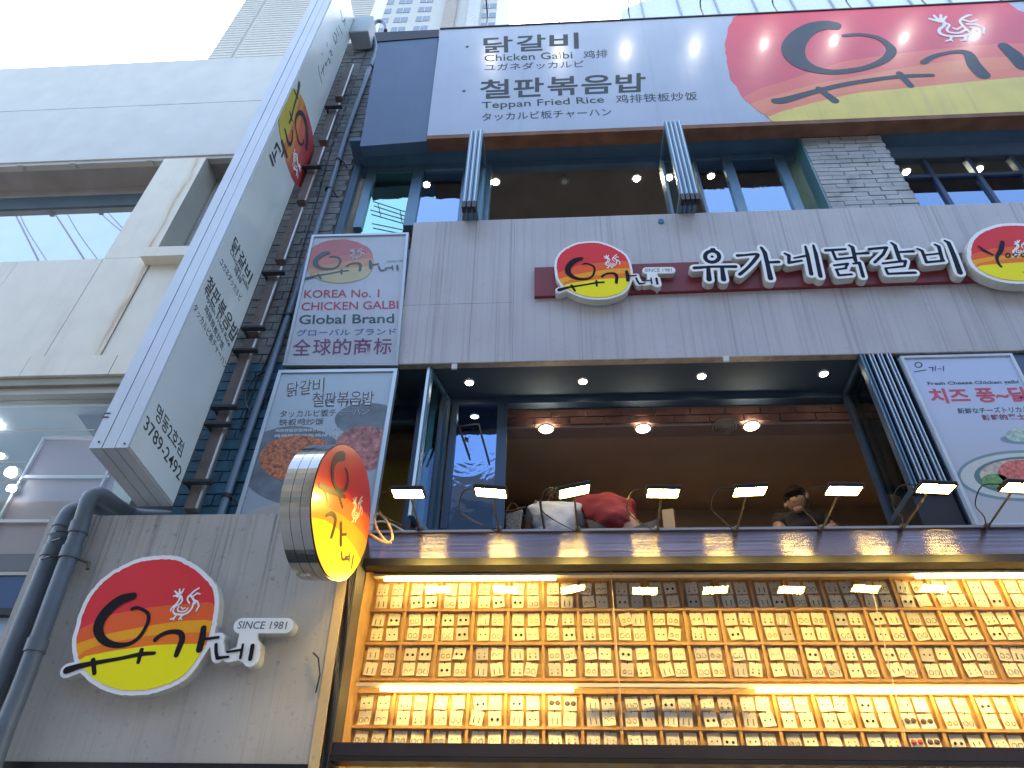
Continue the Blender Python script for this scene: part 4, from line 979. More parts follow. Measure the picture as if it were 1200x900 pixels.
# ================================================================= round projecting sign
yw, tt_ = R(9), R(-5)
nO = np.array([math.cos(yw)*math.cos(tt_), -math.sin(yw)*math.cos(tt_), math.sin(tt_)]); UO = np.cross((0, 0, 1), nO); UO /= np.linalg.norm(UO)
FO = Frame((-1.177, 3.393, 3.656), UO, np.cross(nO, UO))
ov = thing('round_projecting_sign', (-1.3, 3.5, 3.3), 'round double sided sign with mirror steel rim and red to yellow face', 'sign')
OVP = [(425, 322), (470, 345), (505, 400), (525, 480), (528, 580), (515, 690), (480, 780), (440, 830), (400, 838), (365, 820), (335, 770), (315, 700), (302, 600), (305, 520), (325, 430), (350, 370), (385, 335)]
OVD = densify([z2(*p) for p in OVP], 4)
OVu = [FO.uv(*p) for p in OVD]
cO = np.mean(OVu, 0)
def ringp(k): return [cO+(p-cO)*k for p in OVu]
MIR = mat('mirror_steel', (.45, .44, .40), .10, 1.0, var=.15, vscale=4, bump=.12, bscale=7)
for i, (ha, hb_) in enumerate(((-.175, -.118), (-.115, -.060), (-.057, -.004))):
    loops_obj('steel_rim', [ringp(1.0)], FO, ha, hb_, MIR, ov)
loops_obj('rim_core', [ringp(.985)], FO, -.173, -.003, DARK, ov)
def lowpoly(P, curve): return lower(P, curve)
OF = [mat('lit_red_face', (.62, .045, .03), .3, coat=.3, var=.05), mat('lit_orange_red_face', (.80, .13, .02), .3, coat=.3, var=.04), mat('lit_orange_face', (.85, .24, .015), .3, coat=.3, var=.04), mat('lit_yellow_face', (.88, .60, .01), .3, coat=.3, var=.04)]
zz = [(p[0]-270)*3.213 for p in OVD]; OVZ = [((p[0]-270)*3.213, (p[1]-420)*3.213) for p in OVD]
OB = [[(290, 462), (345, 475), (430, 520), (480, 560), (560, 620)], [(290, 530), (345, 548), (420, 590), (480, 640), (560, 730)], [(290, 594), (360, 612), (420, 658), (460, 705), (495, 770), (560, 880)]]
for i in range(4):
    P = OVZ if i == 0 else lower(OVZ, OB[i-1])
    L_ = [[cO+(FO.uv(*z2(*p))-cO)*.985 for p in P]]
    loops_obj(['red_band', 'orange_red_band', 'orange_band', 'yellow_band'][i], L_, FO, .0002+i*.0008, .0008+i*.0008, OF[i], ov)
OS = [[(425, 368, 26), (405, 372, 26), (388, 400, 18), (386, 450, 14), (400, 488, 12), (428, 498, 11), (443, 465, 9), (441, 430, 7), (434, 414, 6)], [(338, 478, 16), (372, 496, 16), (432, 522, 10)], [(356, 492, 10), (368, 535, 10)], [(408, 515, 10), (422, 560, 9)],
      [(360, 592, 9), (382, 584, 14), (396, 604, 15), (390, 640, 14), (380, 672, 12)], [(416, 622, 14), (416, 700, 14)], [(420, 664, 7), (436, 662, 8)],
      [(418, 730, 7), (421, 757, 7), (444, 756, 5)], [(432, 748, 5), (445, 745, 5)], [(450, 730, 5), (447, 765, 6)], [(463, 744, 7), (456, 788, 8)]]
loops_obj('brush_lettering', sdf_loops(strokes_px(FO, .004, OS, z2), cell=.004), FO, .0036, .0046, mat('dark_brown_ink', (.05, .028, .015), .4), ov)
loops_obj('rooster_emblem', sdf_loops(strokes_px(FO, .004, HEN, lambda x, y: z2(455+(x-555)*.30, 518+(y-195)*.66), 1.1), cell=.003), FO, .0036, .0046, mat('cream_ink', (.85, .6, .4), .4), ov)
MB().tube([FO.w(cO[0]+.3, cO[1]-.1, -.09), (-1.25, 3.95, 3.62)], .02, 8).build('mount_tube', DARK, ov)
MB().tube([FO.w(cO[0]+.3, cO[1]+.12, -.09), (-1.25, 3.95, 3.85)], .02, 8).build('mount_tube', DARK, ov)
pts = [atY(x, y, 3.75) for x, y in ((433, 625), (445, 633), (456, 636), (460, 628), (454, 612), (444, 602), (439, 606), (442, 620), (452, 634), (459, 636))]
MB().tube(densify(pts, 5, closed=False), .0075, 8).build('cable_coil', mat('beige_cable', (.35, .28, .19), .5), None, smooth=True, label='coil of beige cable hanging beside the round projecting sign', cat='cable')
MB().tube(densify([atY(x, y, 3.9) for x, y in ((428, 618), (445, 611), (460, 615), (472, 622))], 4, closed=False), .006, 8).build('loose_cable', mat('pale_cable', (.5, .48, .45), .5), None, label='short pale cable running from the round sign to the ledge', cat='cable')

# ================================================================= grey pipes at the lower left
t = thing('drain_pipe', (-3.0, 3.7, 2.4), 'pair of thick grey plastic drain pipes bending over the left edge of the lower box', 'pipe')
pa = [atY(x, y, Y) for x, y, Y in ((-30, 960, 3.82), (4, 858, 3.80), (30, 792, 3.78), (70, 682, 3.75), (88, 634, 3.73), (98, 604, 3.71), (104, 586, 3.70), (112, 579, 3.72), (122, 582, 3.78), (140, 595, 3.92), (160, 604, 4.05), (205, 606, 4.1))]
pb = [atY(x, y, Y) for x, y, Y in ((-40, 880, 3.86), (-6, 812, 3.85), (28, 728, 3.82), (58, 655, 3.80), (73, 618, 3.79), (80, 603, 3.79), (90, 596, 3.82), (108, 592, 3.95), (135, 602, 4.06), (190, 607, 4.12))]
MB().tube(densify(pa, 4, closed=False), .048, 16).build('pipe', PVC, t, smooth=True)
MB().tube(densify(pb, 4, closed=False), .05, 16).build('pipe', PVC, t, smooth=True)
for P_, ks in ((pa, ((4, .5), (3, .7), (2, .3))), (pb, ((4, .3), (3, .2)))):
    for k_, f_ in ks:
        c = P_[k_]*(1-f_)+P_[k_+1]*f_; d_ = (P_[k_+1]-P_[k_]); d_ = d_/np.linalg.norm(d_)
        MB().tube([c-d_*.035, c+d_*.035], .056, 16).build('pipe_socket', PVC, t, smooth=True)
c = atY(79, 658, 3.76)
MB().tube([c, c+np.array([.06, 0, .02]), c+np.array([.12, .02, .0]), c+np.array([.13, .02, -.04])], .012, 8).build('wall_clip', mat('rusty_clip', (.12, .09, .07), .6), t)
for x, y in ((79, 628), (84, 636), (72, 657)):
    c = atY(x, y, 3.75); MB().tube([c+np.array([-.13, 0, .012]), c+np.array([-.04, -.055, .0]), c+np.array([.05, -.05, 0])], .005, 6).build('tie_wire', DARK, t)

# ================================================================= shop window with the earring display
disp = thing('display_window', (1.0, 4.2, 2.3), 'long lit wooden display of earring cards behind glass under the ledge', 'display')
YD = 4.25
XD0, XD1 = -1.165, 3.9
DIV = [-.946+.2133*i for i in range(23)]
ROWZ = {0: (3.4745, 3.672), 1: (3.2647, 3.4745), 2: (3.055, 3.2647), 3: (2.795, 2.985), 4: (2.585, 2.795), 5: (2.375, 2.585)}
MB().box((XD0, YD+.045, 2.1), (XD1, YD+.07, 3.70)).build('back_board', WOOD, disp)
zbars = [3.4745, 3.2647, 3.055, 2.985, 2.795, 2.585, 2.375]
for z in zbars: MB().box((XD0, YD+.012, z-.008), (XD1, YD+.045, z+.008)).build('shelf', WOOD, disp)
MB().box((XD0, YD-.008, 3.672), (XD1, YD+.045, 3.70)).build('shelf', WOOD, disp)
segs = [(3.672, 3.4835), (3.4655, 3.2737), (3.2557, 3.064), (2.976, 2.804), (2.786, 2.594), (2.576, 2.384)]
for x in DIV:
    for a, b in segs: MB().box((x-.008, YD+.016, b), (x+.008, YD+.045, a)).build('divider', WOOD, disp)
MB().box((XD0-.03, 4.06, 2.1), (XD0-.002, YD+.07, 3.70)).build('side_board', WOOD, disp)
# glazing frame
MB().box((-1.275, 3.97, 1.9), (-1.200, 4.10, 3.604)).build('frame_post', DARK, disp)
MB().box((-1.198, 3.99, 2.1), (-1.180, 4.08, 3.604)).build('frame_bead', mat('dark_bronze_bead', (.10, .08, .06), .3, .6), disp)
ZB1, ZB0 = atY(800, 873, 3.945)[2], atY(800, 889, 3.945)[2]
MB().box((-1.3, 3.945, ZB0), (8.8, 4.06, ZB1)).build('cross_beam', mat('dark_steel_beam', (.05, .045, .06), .3, .6), disp)
MB().box((-1.3, 3.94, ZB0-.025), (8.8, 4.055, ZB0-.003)).build('beam_lip', DARK, disp)
YG = 4.07
xj = [-1.18, atY(725, 740, YG)[0], 2.1, 3.9]
for i in range(3):
    MB().box((xj[i]+.002, YG-.004, ZB1+.002), (xj[i+1]-.002, YG+.004, 3.604)).build('glass_pane', GLASSD, disp)
    MB().box((xj[i]+.002, YG-.004, 1.9), (xj[i+1]-.002, YG+.004, ZB0-.027)).build('glass_pane', GLASSD, disp)
# thin wires seen in the display
for p, q in (((716, 668), (730, 860)), ((1022, 690), (1062, 868))):
    MB().tube([atY(*p, 4.12), atY(*q, 4.12)], .0025, 6).build('hanging_wire', mat('cream_wire', (.6, .5, .35), .5), disp)
# tube lamps
TUBE = emis('warm_tube', (1, .70, .20), 8)
HOUS = mat('white_lamp_housing', (.6, .55, .48), .4)
def tube(xa, xb, z, Y, label):
    t = thing('tube_lamp', ((xa+xb)/2, Y, z), label, 'lamp', 'warm tube lamps over the cards')
    MB().tube([(xa, Y, z), (xb, Y, z)], .012, 10).build('tube', TUBE, t)
    return t
ZTU = atY(800, 677, 4.16)[2]
MB().box((-1.15, 4.15, ZTU+.016), (3.9, 4.19, ZTU+.032)).build('lamp_housing', HOUS, disp)
ZTL = atY(800, 808.5, 4.16)[2]
MB().box((-1.15, 4.160, ZTL+.015), (3.9, 4.19, ZTL+.034)).build('lamp_housing', HOUS, disp)
zt_ = atY(800, 677, 4.16)[2]
tube(atY(451, 677, 4.16)[0], atY(651, 676, 4.16)[0], zt_, 4.16, 'warm tube lamp at the top left of the earring display')
tube(atY(1073, 675, 4.16)[0], 3.2, zt_, 4.16, 'warm tube lamp at the top right of the earring display')
zt_ = atY(800, 808.5, 4.16)[2]
tube(atY(446, 807, 4.16)[0], atY(672, 808, 4.16)[0], zt_, 4.16, 'warm tube lamp at mid height on the left of the display')
tube(atY(886, 809, 4.16)[0], 3.2, zt_, 4.16, 'warm tube lamp at mid height on the right of the display')
# earring cards
CARDM = mat('cream_card', (.70, .66, .56), .6, var=.06); CARDG = mat('grey_card', (.48, .46, .44), .6, var=.06)
EARD = mat('dark_earring', (.05, .035, .03), .3, .4); EARG = mat('gold_earring', (.45, .30, .12), .3, .9); EARS = mat('silver_earring', (.35, .34, .33), .25, .9); EARR = mat('red_earring', (.35, .04, .03), .4); HOOK = mat('hook', (.12, .1, .08), .4, .7)
def mesh_of(mb, name, *ms):
    me = bpy.data.meshes.new(name); me.from_pydata(mb.v, [], mb.f)
    for k in ms: me.materials.append(k)
    return me
CW, CH = .071, .079
def cardm(bend, m_):
    q = MB(); n = 4; V = []; 
    for j in range(n+1):
        z = -CH+CH*j/n
        for x in (-CW/2, CW/2):
            y = -bend*(1-j/n)**2*(1 if x > 0 else .5); V += [(x, y, z), (x, y+.0012, z)]
    Fs = []
    for j in range(n):
        a = j*4; b = a+4; Fs += [(a, a+2, b+2, b), (a+1, b+1, b+3, a+3), (a, b, b+1, a+1), (a+2, a+3, b+3, b+2)]
    Fs += [(0, 1, 3, 2), (n*4, n*4+2, n*4+3, n*4+1)]
    q.add(V, Fs); return mesh_of(q, 'card', m_)
cards = [cardm(b, m_) for b in (.002, .008, .014) for m_ in (CARDM,)]+[cardm(.004, CARDG)]
def ringm(r, t_, n=10):
    q = MB()
    for s in (-1, 1):
        c = (s*.016, -.004, -.048-r*.3)
        P = [(c[0]+r*math.cos(2*math.pi*i/n), c[1], c[2]+r*1.15*math.sin(2*math.pi*i/n)) for i in range(n+1)]; q.tube(P, t_, 4, cap=False)
    return q
ekinds = []
def ek(q, m_, nm): ekinds.append((mesh_of(q, 'earrings', m_), nm))
ek(ringm(.010, .0018), EARG, 'gold hoop earrings'); ek(ringm(.012, .0015), EARS, 'thin silver ring earrings')
q = MB(); [q.ball((s*.016, -.005, -.045), .008, 8, 5) for s in (-1, 1)]; ek(q, EARD, 'dark round stud earrings')
q = MB(); [q.box((s*.015-.002, -.005, -.07), (s*.015+.002, -.002, -.035)) for s in (-1, 1)]; ek(q, EARS, 'long bar earrings')
q = MB(); [q.ball((s*.017, -.004, -.04), (.004, .004, .004), 6, 4).ball((s*.017, -.004, -.06), (.006, .004, .007), 6, 4) for s in (-1, 1)]; ek(q, EARG, 'two part drop earrings')
q = MB(); [q.ball((s*.015, -.004, -.042), .0045, 6, 4) for s in (-1, 1)]; ek(q, EARD, 'tiny dark stud earrings')
q = MB(); [q.ball((s*.017, -.006, -.040), (.015, .007, .014), 10, 6) for s in (-1, 1)]; ek(q, mat('dark_pompom', (.10, .07, .06), .9), 'big dark pompom earrings'); PP = len(ekinds)-1
q = MB(); [q.ball((s*.017, -.006, -.040), (.015, .007, .014), 10, 6) for s in (-1, 1)]; ek(q, EARR, 'big red pompom earrings')
ordn = ['first', 'second', 'third', 'fourth', 'fifth', 'sixth', 'seventh', 'eighth', 'ninth', 'tenth', 'eleventh', 'twelfth', 'thirteenth', 'fourteenth', 'fifteenth', 'sixteenth', 'seventeenth', 'eighteenth', 'nineteenth', 'twentieth']
rown = ['top row', 'second row', 'third row', 'fourth row', 'fifth row']
hookm = mesh_of(MB().tube([(0, .0, -.006), (0, -.006, .002), (0, -.004, .009)], .0016, 5), 'hook', HOOK)
rg = random.Random(11); count = 0
stuffv = MB()
for row in range(6):
    z0, z1 = ROWZ[row]
    for c in range(-1, 21):
        xl_ = DIV[c]+.010 if c >= 0 else XD0+.004
        xr_ = DIV[c+1]-.010; w_ = xr_-xl_
        for i in range(2):
            for j in range(2):
                x = xl_+w_*(.27+.46*i)+rg.uniform(-.004, .004)
                z = z1-.014-j*(z1-z0-.010)*.475 - rg.uniform(0, .004)
                ang = rg.gauss(0, .045)+(.12*rg.choice((-1, 1)) if rg.random() < .08 else 0)
                k = (cards[3] if rg.random() < .12 else cards[rg.choice((0, 0, 0, 1, 2))])
                ei = rg.choice((0, 0, 1, 1, 1, 3, 3, 4, 4, 5, 5, 2)) if rg.random() < .96 else 2
                if row == 3 and c == 13 and j == 1: ei = PP
                if row == 4 and c == 13: ei = PP+1-i
                if row == 3 and c == 4 and j == 0: ei = PP
                if c < 17 and row < 5 and count < 300 and not (row == 0 and c > 15) and not (row == 4 and j == 1):
                    side = ('upper ' if j == 0 else 'lower ')+('left' if i == 0 else 'right')
                    o = bpy.data.objects.new('earring_card', k); COL.objects.link(o); o.location = (x, YD+.034-.008*j, z); o.rotation_euler = (rg.uniform(-.10, -.02), ang, rg.gauss(0, .05))
                    tag(o, f'{ekinds[ei][1]} card, {side} in {ordn[c+1]} cubby from left, {rown[row]}', 'earring card', 'cards of earrings hung in the wooden cubbies')
                    e = bpy.data.objects.new('earrings', ekinds[ei][0]); COL.objects.link(e); e.parent = o
                    e = bpy.data.objects.new('hook', hookm); COL.objects.link(e); e.parent = o
                    count += 1
                else:
                    M = Matrix.Translation((x, YD+.034-.008*j, z)) @ Matrix.Rotation(ang, 4, 'Y')
                    for me_, arr in ((k, 0), (ekinds[ei][0], 1)):
                        stuffv.__dict__.setdefault('s%d_%d' % (arr, (1 if k is cards[3] else 0) if arr == 0 else ei), MB()).add([tuple(M @ v.co) for v in me_.vertices], [tuple(p.vertices) for p in me_.polygons])
n_ = 0
for key, q in list(stuffv.__dict__.items()):
    if key.startswith('s') and '_' in key:
        a, b = key[1:].split('_')
        mm = (CARDG if b == '1' else CARDM) if a == '0' else ekinds[int(b)][0].materials[0]
        o = q.build('earring_card_rows' if a == '0' else 'earring_rows', mm, disp, kind='stuff')
print('cards', count)
# wall below the shop window
part('wall', MB().box((-3.0, 4.3, 0), (9, 4.5, 1.9)), mat('shop_base', (.1, .09, .08), .6))

# ================================================================= flood lamps on the ledge
FLOOD = emis('warm_floodlight', (1, .66, .12), 48)
lamps = [(478, 578, 0, 492, 621, 'leftmost floodlight, beside the round projecting sign'), (575, 577, -.10, 585, 622, 'floodlight in front of the window tinted for a blue reflection'), (673, 575.5, .22, 677, 622, 'tilted floodlight over the person in white'),
         (777, 577.5, -.03, 770, 622, 'floodlight near the pale upright board in the dining room'), (879, 575.5, .05, 863, 622, 'floodlight left of the man in dark clothes'), (989, 574.5, -.04, 963, 621, 'floodlight right of the man in dark clothes'),
         (1097, 572, -.08, 1058, 620, 'floodlight in front of the folded window stack'), (1197, 571, -.08, 1157, 618.5, 'rightmost floodlight, in front of the food poster')]
for (x, y, ro, bx, by, lab) in lamps:
    P = atY(x, y, 3.45); B = atY(bx, by, 3.93)
    t = thing('floodlight', tuple(B), 'small warm '+lab, 'floodlight', 'floodlights along the ledge')
    rotm = Matrix.Rotation(-ro, 3, 'Y') @ Matrix.Rotation(R(5), 3, 'X')
    def tf(mb): mb.v = [tuple(Vector(P)+rotm @ Vector(v)) for v in mb.v]; return mb
    tf(MB().box((-.094, -.052, .004), (.094, .062, .022))).build('housing', DARK, t, bevel=.004)
    tf(MB().box((-.082, -.040, -.002), (.082, .050, .003))).build('lamp_glass', FLOOD, t)
    fn = MB()
    for k in range(9): fn.box((-.08+k*.02-.002, -.03, .023), (-.08+k*.02+.002, .05, .034))
    tf(fn).build('cooling_fins', DARK, t)
    rm = MB().box((-.094, -.052, -.003), (.094, -.044, .003)).box((-.094, .055, -.003), (.094, .062, .003)).box((-.094, -.043, -.003), (-.085, .054, .003)).box((.085, -.043, -.003), (.094, .054, .003)); tf(rm).build('rim', DARK, t)
    MB().tube([B, np.array(P)+np.array([0, .05, -.0])*1+np.array([0, 0, .030])], .006, 8).build('arm', mat('arm_steel', (.16, .13, .09), .4, .6), t)
    MB().ball(tuple(B+np.array([0, -.01, .01])), .018, 8, 6).build('arm_bracket', mat('arm_steel', (.16, .13, .09), .4, .6), t)
    ca = [np.array(P)+np.array([-.08, .03, .04]), np.array(P)+np.array([-.16, .06, .05]), np.array(P)+np.array([-.19, .14, -.02]), np.array(P)+np.array([-.12, .22, -.05]), B+np.array([0, .02, 0])]
    MB().tube(densify(ca, 4, closed=False), .0035, 6).build('lead', DARK, t)

# ================================================================= ceiling lights etc.
DOWN = emis('downlight_glow', (1, .80, .52), 26)
SOFL = emis('soffit_light_glow', (1, .85, .6), 14)
def downlight(x, y, Z, r, lab, m_=None):
    m_ = m_ or (SOFL if r < .04 else DOWN)
    c = atZ(x, y, Z)
    t = thing('downlight', tuple(c), lab, 'ceiling light', 'round ceiling lights')
    MB().disc((c[0], c[1], Z-.006), (0, 0, 1), r, .004).build('lens', m_, t)
    q = MB(); n = 24
    V = []; Fs = []
    for i in range(n):
        a = 2*math.pi*i/n
        for rr, zz_ in ((r, Z-.001), (r*1.01, Z-.010), (r*1.25, Z-.008), (r*1.3, Z-.001)): V.append((c[0]+rr*math.cos(a), c[1]+rr*math.sin(a), zz_))
    for i in range(n):
        for k in range(3): Fs.append((i*4+k, i*4+k+1, ((i+1) % n)*4+k+1, ((i+1) % n)*4+k))
    q.add(V, Fs).build('trim_ring', WHITE, t)
downlight(550, 447.8, Z_SOF, .030, 'small downlight in the dark blue soffit, furthest left'); downlight(683, 446.5, Z_SOF, .030, 'small downlight in the dark blue soffit, second from the left')
downlight(822, 440.5, Z_SOF, .030, 'small downlight in the dark blue soffit, third from the left'); downlight(965, 437.5, Z_SOF, .030, 'small downlight in the dark blue soffit, furthest right')
downlight(640, 502, ZC, .052, 'large dining room ceiling light on the left'); downlight(753.5, 501.5, ZC, .052, 'large dining room ceiling light in the middle'); downlight(880.5, 498.5, ZC, .054, 'large dining room ceiling light beside the round air vent')
ZT = Z3S+.162
wd = emis('small_warm_downlight', (1, .82, .55), 60)
for x, y, l in ((581, 213, 'left'), (746, 209, 'right'), (833, 206, 'seen through the window left of the brick column'), (1062, 201, 'just right of the brick column'), (1147, 198, 'far right behind the gridded window'), (500, 216, 'behind the blue reflecting window')):
    downlight(x, y, ZT, .035, 'small third floor ceiling light, '+l, wd)
c = atZ(661.5, 211, ZT)
t = thing('smoke_detector', tuple(c), 'round white smoke detector on the third floor ceiling', 'smoke detector')
MB().disc((c[0], c[1], ZT-.02), (0, 0, 1), .055, .019).build('base', mat('grey_plastic', (.22, .22, .22), .5), t); MB().disc((c[0], c[1], ZT-.035), (0, 0, 1), .03, .0145).build('sensor', WHITE, t)
c = atZ(850.5, 499.5, ZC)
t = thing('air_vent', tuple(c), 'round ribbed air vent in the dining room ceiling between two lights', 'air vent')
for i, r in enumerate((.105, .084, .064, .045, .027)):
    q = MB(); n = 28; V = []; Fs = []
    for k in range(n):
        a = 2*math.pi*k/n
        for rr, zz_ in ((r, ZC-.004-.004*i), (r-.010, ZC-.012-.004*i), (r-.012, ZC-.004)): V.append((c[0]+rr*math.cos(a), c[1]+rr*math.sin(a), zz_))
    for k in range(n):
        for j in range(2): Fs.append((k*3+j, k*3+j+1, ((k+1) % n)*3+j+1, ((k+1) % n)*3+j))
    q.add(V, Fs).build('ring', mat('vent_beige', (.30, .26, .21), .5), t)
c = atY(881, 546, 6.4)
t = thing('track_spotlight', tuple(c), 'small round spotlight hanging under the inner ceiling', 'spotlight')
MB().tube([(c[0], c[1], 4.84), (c[0], c[1], c[2]+.02)], .01, 8).build('stem', DARK, t); MB().disc((c[0], c[1], c[2]-.0), (0, 0, 1), .045, .05).build('body', DARK, t); MB().disc((c[0], c[1], c[2]-.004), (0, 0, 1), .035, .003).build('lens', emis('spot_glow', (1, .7, .35), 12), t)
c = atY(811, 619, 6.6)
t = thing('table_lamp', tuple(c), 'small warm lamp glowing low in the dining room', 'lamp')
MB().ball(tuple(c), (.05, .05, .035), 12, 8).build('lamp_shade', emis('lamp_shade_glow', (1, .65, .2), 6), t); MB().tube([tuple(c+np.array([0, 0, -.5])), tuple(c-np.array([0, 0, .03]))], .01, 8).build('stem', DARK, t)
q = [atY(x, y, 5.0) for x, y in ((776, 597), (789, 596), (794, 640), (780, 640))]
MB().prism(q, (0, .02, 0)).build('upright_board', mat('pale_wood_board', (.42, .33, .23), .6), None, label='pale wooden board standing upright behind the middle floodlight', cat='board')

for xx in (-.8, .8, 2.4, 4.0):  # unseen lamps added deeper in the dining room to brighten it
    for yy in (6.6, 7.6): part('fill_lamp', MB().disc((xx, yy, 4.825), (0, 0, 1), .08, .012), DOWN)
for xx in (-1.0, .9, 2.8, 4.8): part('fill_lamp', MB().disc((xx, 6.4, ZT-.02), (0, 0, 1), .09, .015), emis('third_floor_fill_lamp', (1, .93, .85), 60))  # unseen lamps added to lift the dark third floor room
# ================================================================= people in the dining room
def skin(name, nodes, edges, m_, parent, sub=2, **k):
    me = bpy.data.meshes.new(name); o0 = np.array(ORG[parent.name]); bm = bmesh.new(); lay = bm.verts.layers.skin.verify()
    vs_ = []
    for (p, r) in nodes:
        v = bm.verts.new(np.array(p)-o0); v[lay].radius = (r, r) if not isinstance(r, tuple) else r; vs_.append(v)
    vs_[0][lay].use_root = True
    for a, b in edges: bm.edges.new((vs_[a], vs_[b]))
    bm.to_mesh(me); bm.free()
    o = bpy.data.objects.new('tmp', me); COL.objects.link(o)
    md = o.modifiers.new('s', 'SKIN'); md.use_smooth_shade = True; md2 = o.modifiers.new('d', 'SUBSURF'); md2.levels = sub; md2.render_levels = sub
    dg = bpy.context.evaluated_depsgraph_get(); m2 = bpy.data.meshes.new_from_object(o.evaluated_get(dg)); bpy.data.objects.remove(o)
    if name == 'shirt':
        for v in m2.vertices:
            c_ = v.co; n_ = v.normal; f_ = math.sin(c_.x*38+c_.z*30+2*math.sin(c_.y*14))*.5+math.sin(c_.x*21-c_.z*44+1.3)*.5+.4*math.sin(c_.z*90+c_.x*30)
            v.co = c_+n_*f_*.010
    m2.name = name; m2.materials.clear(); m2.materials.append(m_)
    for p in m2.polygons: p.use_smooth = True; p.material_index = 0
    n = bpy.data.objects.new(name, m2); COL.objects.link(n); n.parent = parent; ORG[n.name] = o0; tag(n, **k)
    return n
SKIN_ = mat('skin', (.42, .24, .16), .5, var=.06); HAIR = mat('dark_hair', (.018, .013, .011), .5, var=.3, vscale=40, bump=.6, bscale=120)
def person(base, label, pose, shirtm, extra=None, skinm=SKIN_, hairm=HAIR):
    """pose: dict of joints in metres relative to the seat; body, shirt and hair are its parts"""
    t = thing('person', base, label, 'person'); b = np.array(base)
    g = lambda k: tuple(b+np.array(pose[k]))
    nodes = [(g('pelvis'), .15), (g('waist'), .13), (g('chest'), .155), (g('neckb'), .062), (g('headb'), .068), (g('head'), (.085, .095)), (g('crown'), .07),
             (g('shL'), .058), (g('elL'), .043), (g('wrL'), .028), (g('haL'), .036), (g('shR'), .058), (g('elR'), .043), (g('wrR'), .028), (g('haR'), .036),
             (g('hipL'), .10), (g('knL'), .07), (g('ftL'), .045), (g('hipR'), .10), (g('knR'), .07), (g('ftR'), .045)]
    E_ = [(0, 1), (1, 2), (2, 3), (3, 4), (4, 5), (5, 6), (2, 7), (7, 8), (8, 9), (9, 10), (2, 11), (11, 12), (12, 13), (13, 14), (0, 15), (15, 16), (16, 17), (0, 18), (18, 19), (19, 20)]
    for s, w_ in (('L', 10), ('R', 14)):
        hw = np.array(pose['wr'+s]); hh = np.array(pose['ha'+s]); d = hh-hw; d = d/np.linalg.norm(d); sd_ = np.cross(d, (0, 0, 1)); sd_ = sd_/np.linalg.norm(sd_)
        for k in range(4):
            a = hh+d*.02+sd_*(-.027+.018*k); e1 = a+d*(.035+.004*(k in (1, 2))); e2 = e1+d*.025+np.array([0, 0, -.018]); i0 = len(nodes)
            nodes += [(tuple(b+a), .0105), (tuple(b+e1), .009), (tuple(b+e2), .0078)]; E_ += [(w_, i0), (i0, i0+1), (i0+1, i0+2)]
        a = hh+sd_*.035; i0 = len(nodes); nodes += [(tuple(b+a), .011), (tuple(b+a+sd_*.018+d*.03), .0095)]; E_ += [(w_, i0), (i0, i0+1)]
    skin('body', nodes, E_, skinm, t)
    sn = [(g('pelvis'), (.175, .14)), (g('waist'), (.165, .135)), (g('chest'), (.185, .155)), (tuple((b+np.array(pose['chest'])*.35+np.array(pose['neckb'])*.65)), .095), (g('shL'), .078), (tuple(b+(np.array(pose['shL'])+np.array(pose['elL']))/2), .066), (g('shR'), .078), (tuple(b+(np.array(pose['shR'])+np.array(pose['elR']))/2), .066)]
    skin('shirt', sn, [(0, 1), (1, 2), (2, 3), (2, 4), (4, 5), (2, 6), (6, 7)], shirtm, t, sub=3)
    pn = [(g('pelvis'), .17), (g('hipL'), .115), (g('knL'), .085), (g('ftL'), .06), (g('hipR'), .115), (g('knR'), .085), (g('ftR'), .06)]
    skin('trousers', pn, [(0, 1), (1, 2), (2, 3), (0, 4), (4, 5), (5, 6)], mat('dark_trousers', (.03, .03, .04), .8), t)
    h = np.array(pose['head']); cw = np.array(pose['crown']); fd = np.array(pose['face']); fd = fd/np.linalg.norm(fd)
    up_ = cw-h; up_ = up_/np.linalg.norm(up_); sd_ = np.cross(fd, up_); sd_ = sd_/np.linalg.norm(sd_); c0 = b+h+up_*.02
    hb_ = MB().ball((0, 0, 0), (.098, .112, .118), 22, 16)
    V = []
    for v in hb_.v:
        v = np.array(v)*(1+.04*math.sin(v[0]*90)*math.cos(v[2]*70))
        if v[1] > .015 and v[2] < .062: v = v*np.array([.72, .30, .72])       # leaves the face free
        V.append(tuple(c0+sd_*v[0]+fd*v[1]+up_*v[2]))
    hb_.v = V; hb_.build('hair', hairm, t, smooth=True)
    fn = MB()
    fn.ball(tuple(c0+fd*.105-up_*.015), (.014, .018, .018), 8, 6); fn.ball(tuple(c0+sd_*.092-up_*.01), (.014, .02, .028), 8, 6); fn.ball(tuple(c0-sd_*.092-up_*.01), (.014, .02, .028), 8, 6)
    fn.ball(tuple(c0+fd*.07-up_*.085), (.04, .035, .03), 10, 7)
    fn.build('face_features', skinm, t, smooth=True)
    ey = MB()
    for s in (-1, 1): ey.ball(tuple(c0+fd*.080+sd_*s*.032+up_*.010), (.009, .008, .005), 8, 6)
    ey.build('eyes', mat('dark_eye', (.02, .015, .012), .2), t)
    MB().tube([tuple(c0+fd*.098+sd_*x-up_*.055) for x in (-.025, 0, .025)], .0045, 6).build('mouth', mat('lip', (.35, .12, .10), .4), t)
    st_ = MB(); rr = random.Random(len(label))
    for k in range(26):                                   # loose strands over the nape and crown
        a_ = rr.uniform(-1, 1); q0 = c0+sd_*a_*.075-fd*.07+up_*rr.uniform(.0, .06); ln = rr.uniform(.05, .13)*(1.6 if hairm is not HAIR else .6)
        st_.tube([q0, q0-fd*.035-up_*ln*.5+sd_*rr.uniform(-.02, .02), q0-fd*.03-up_*ln+sd_*rr.uniform(-.04, .04)], [.012, .009, .002], 5)
    st_.build('hair_strands', hairm, t, smooth=True)
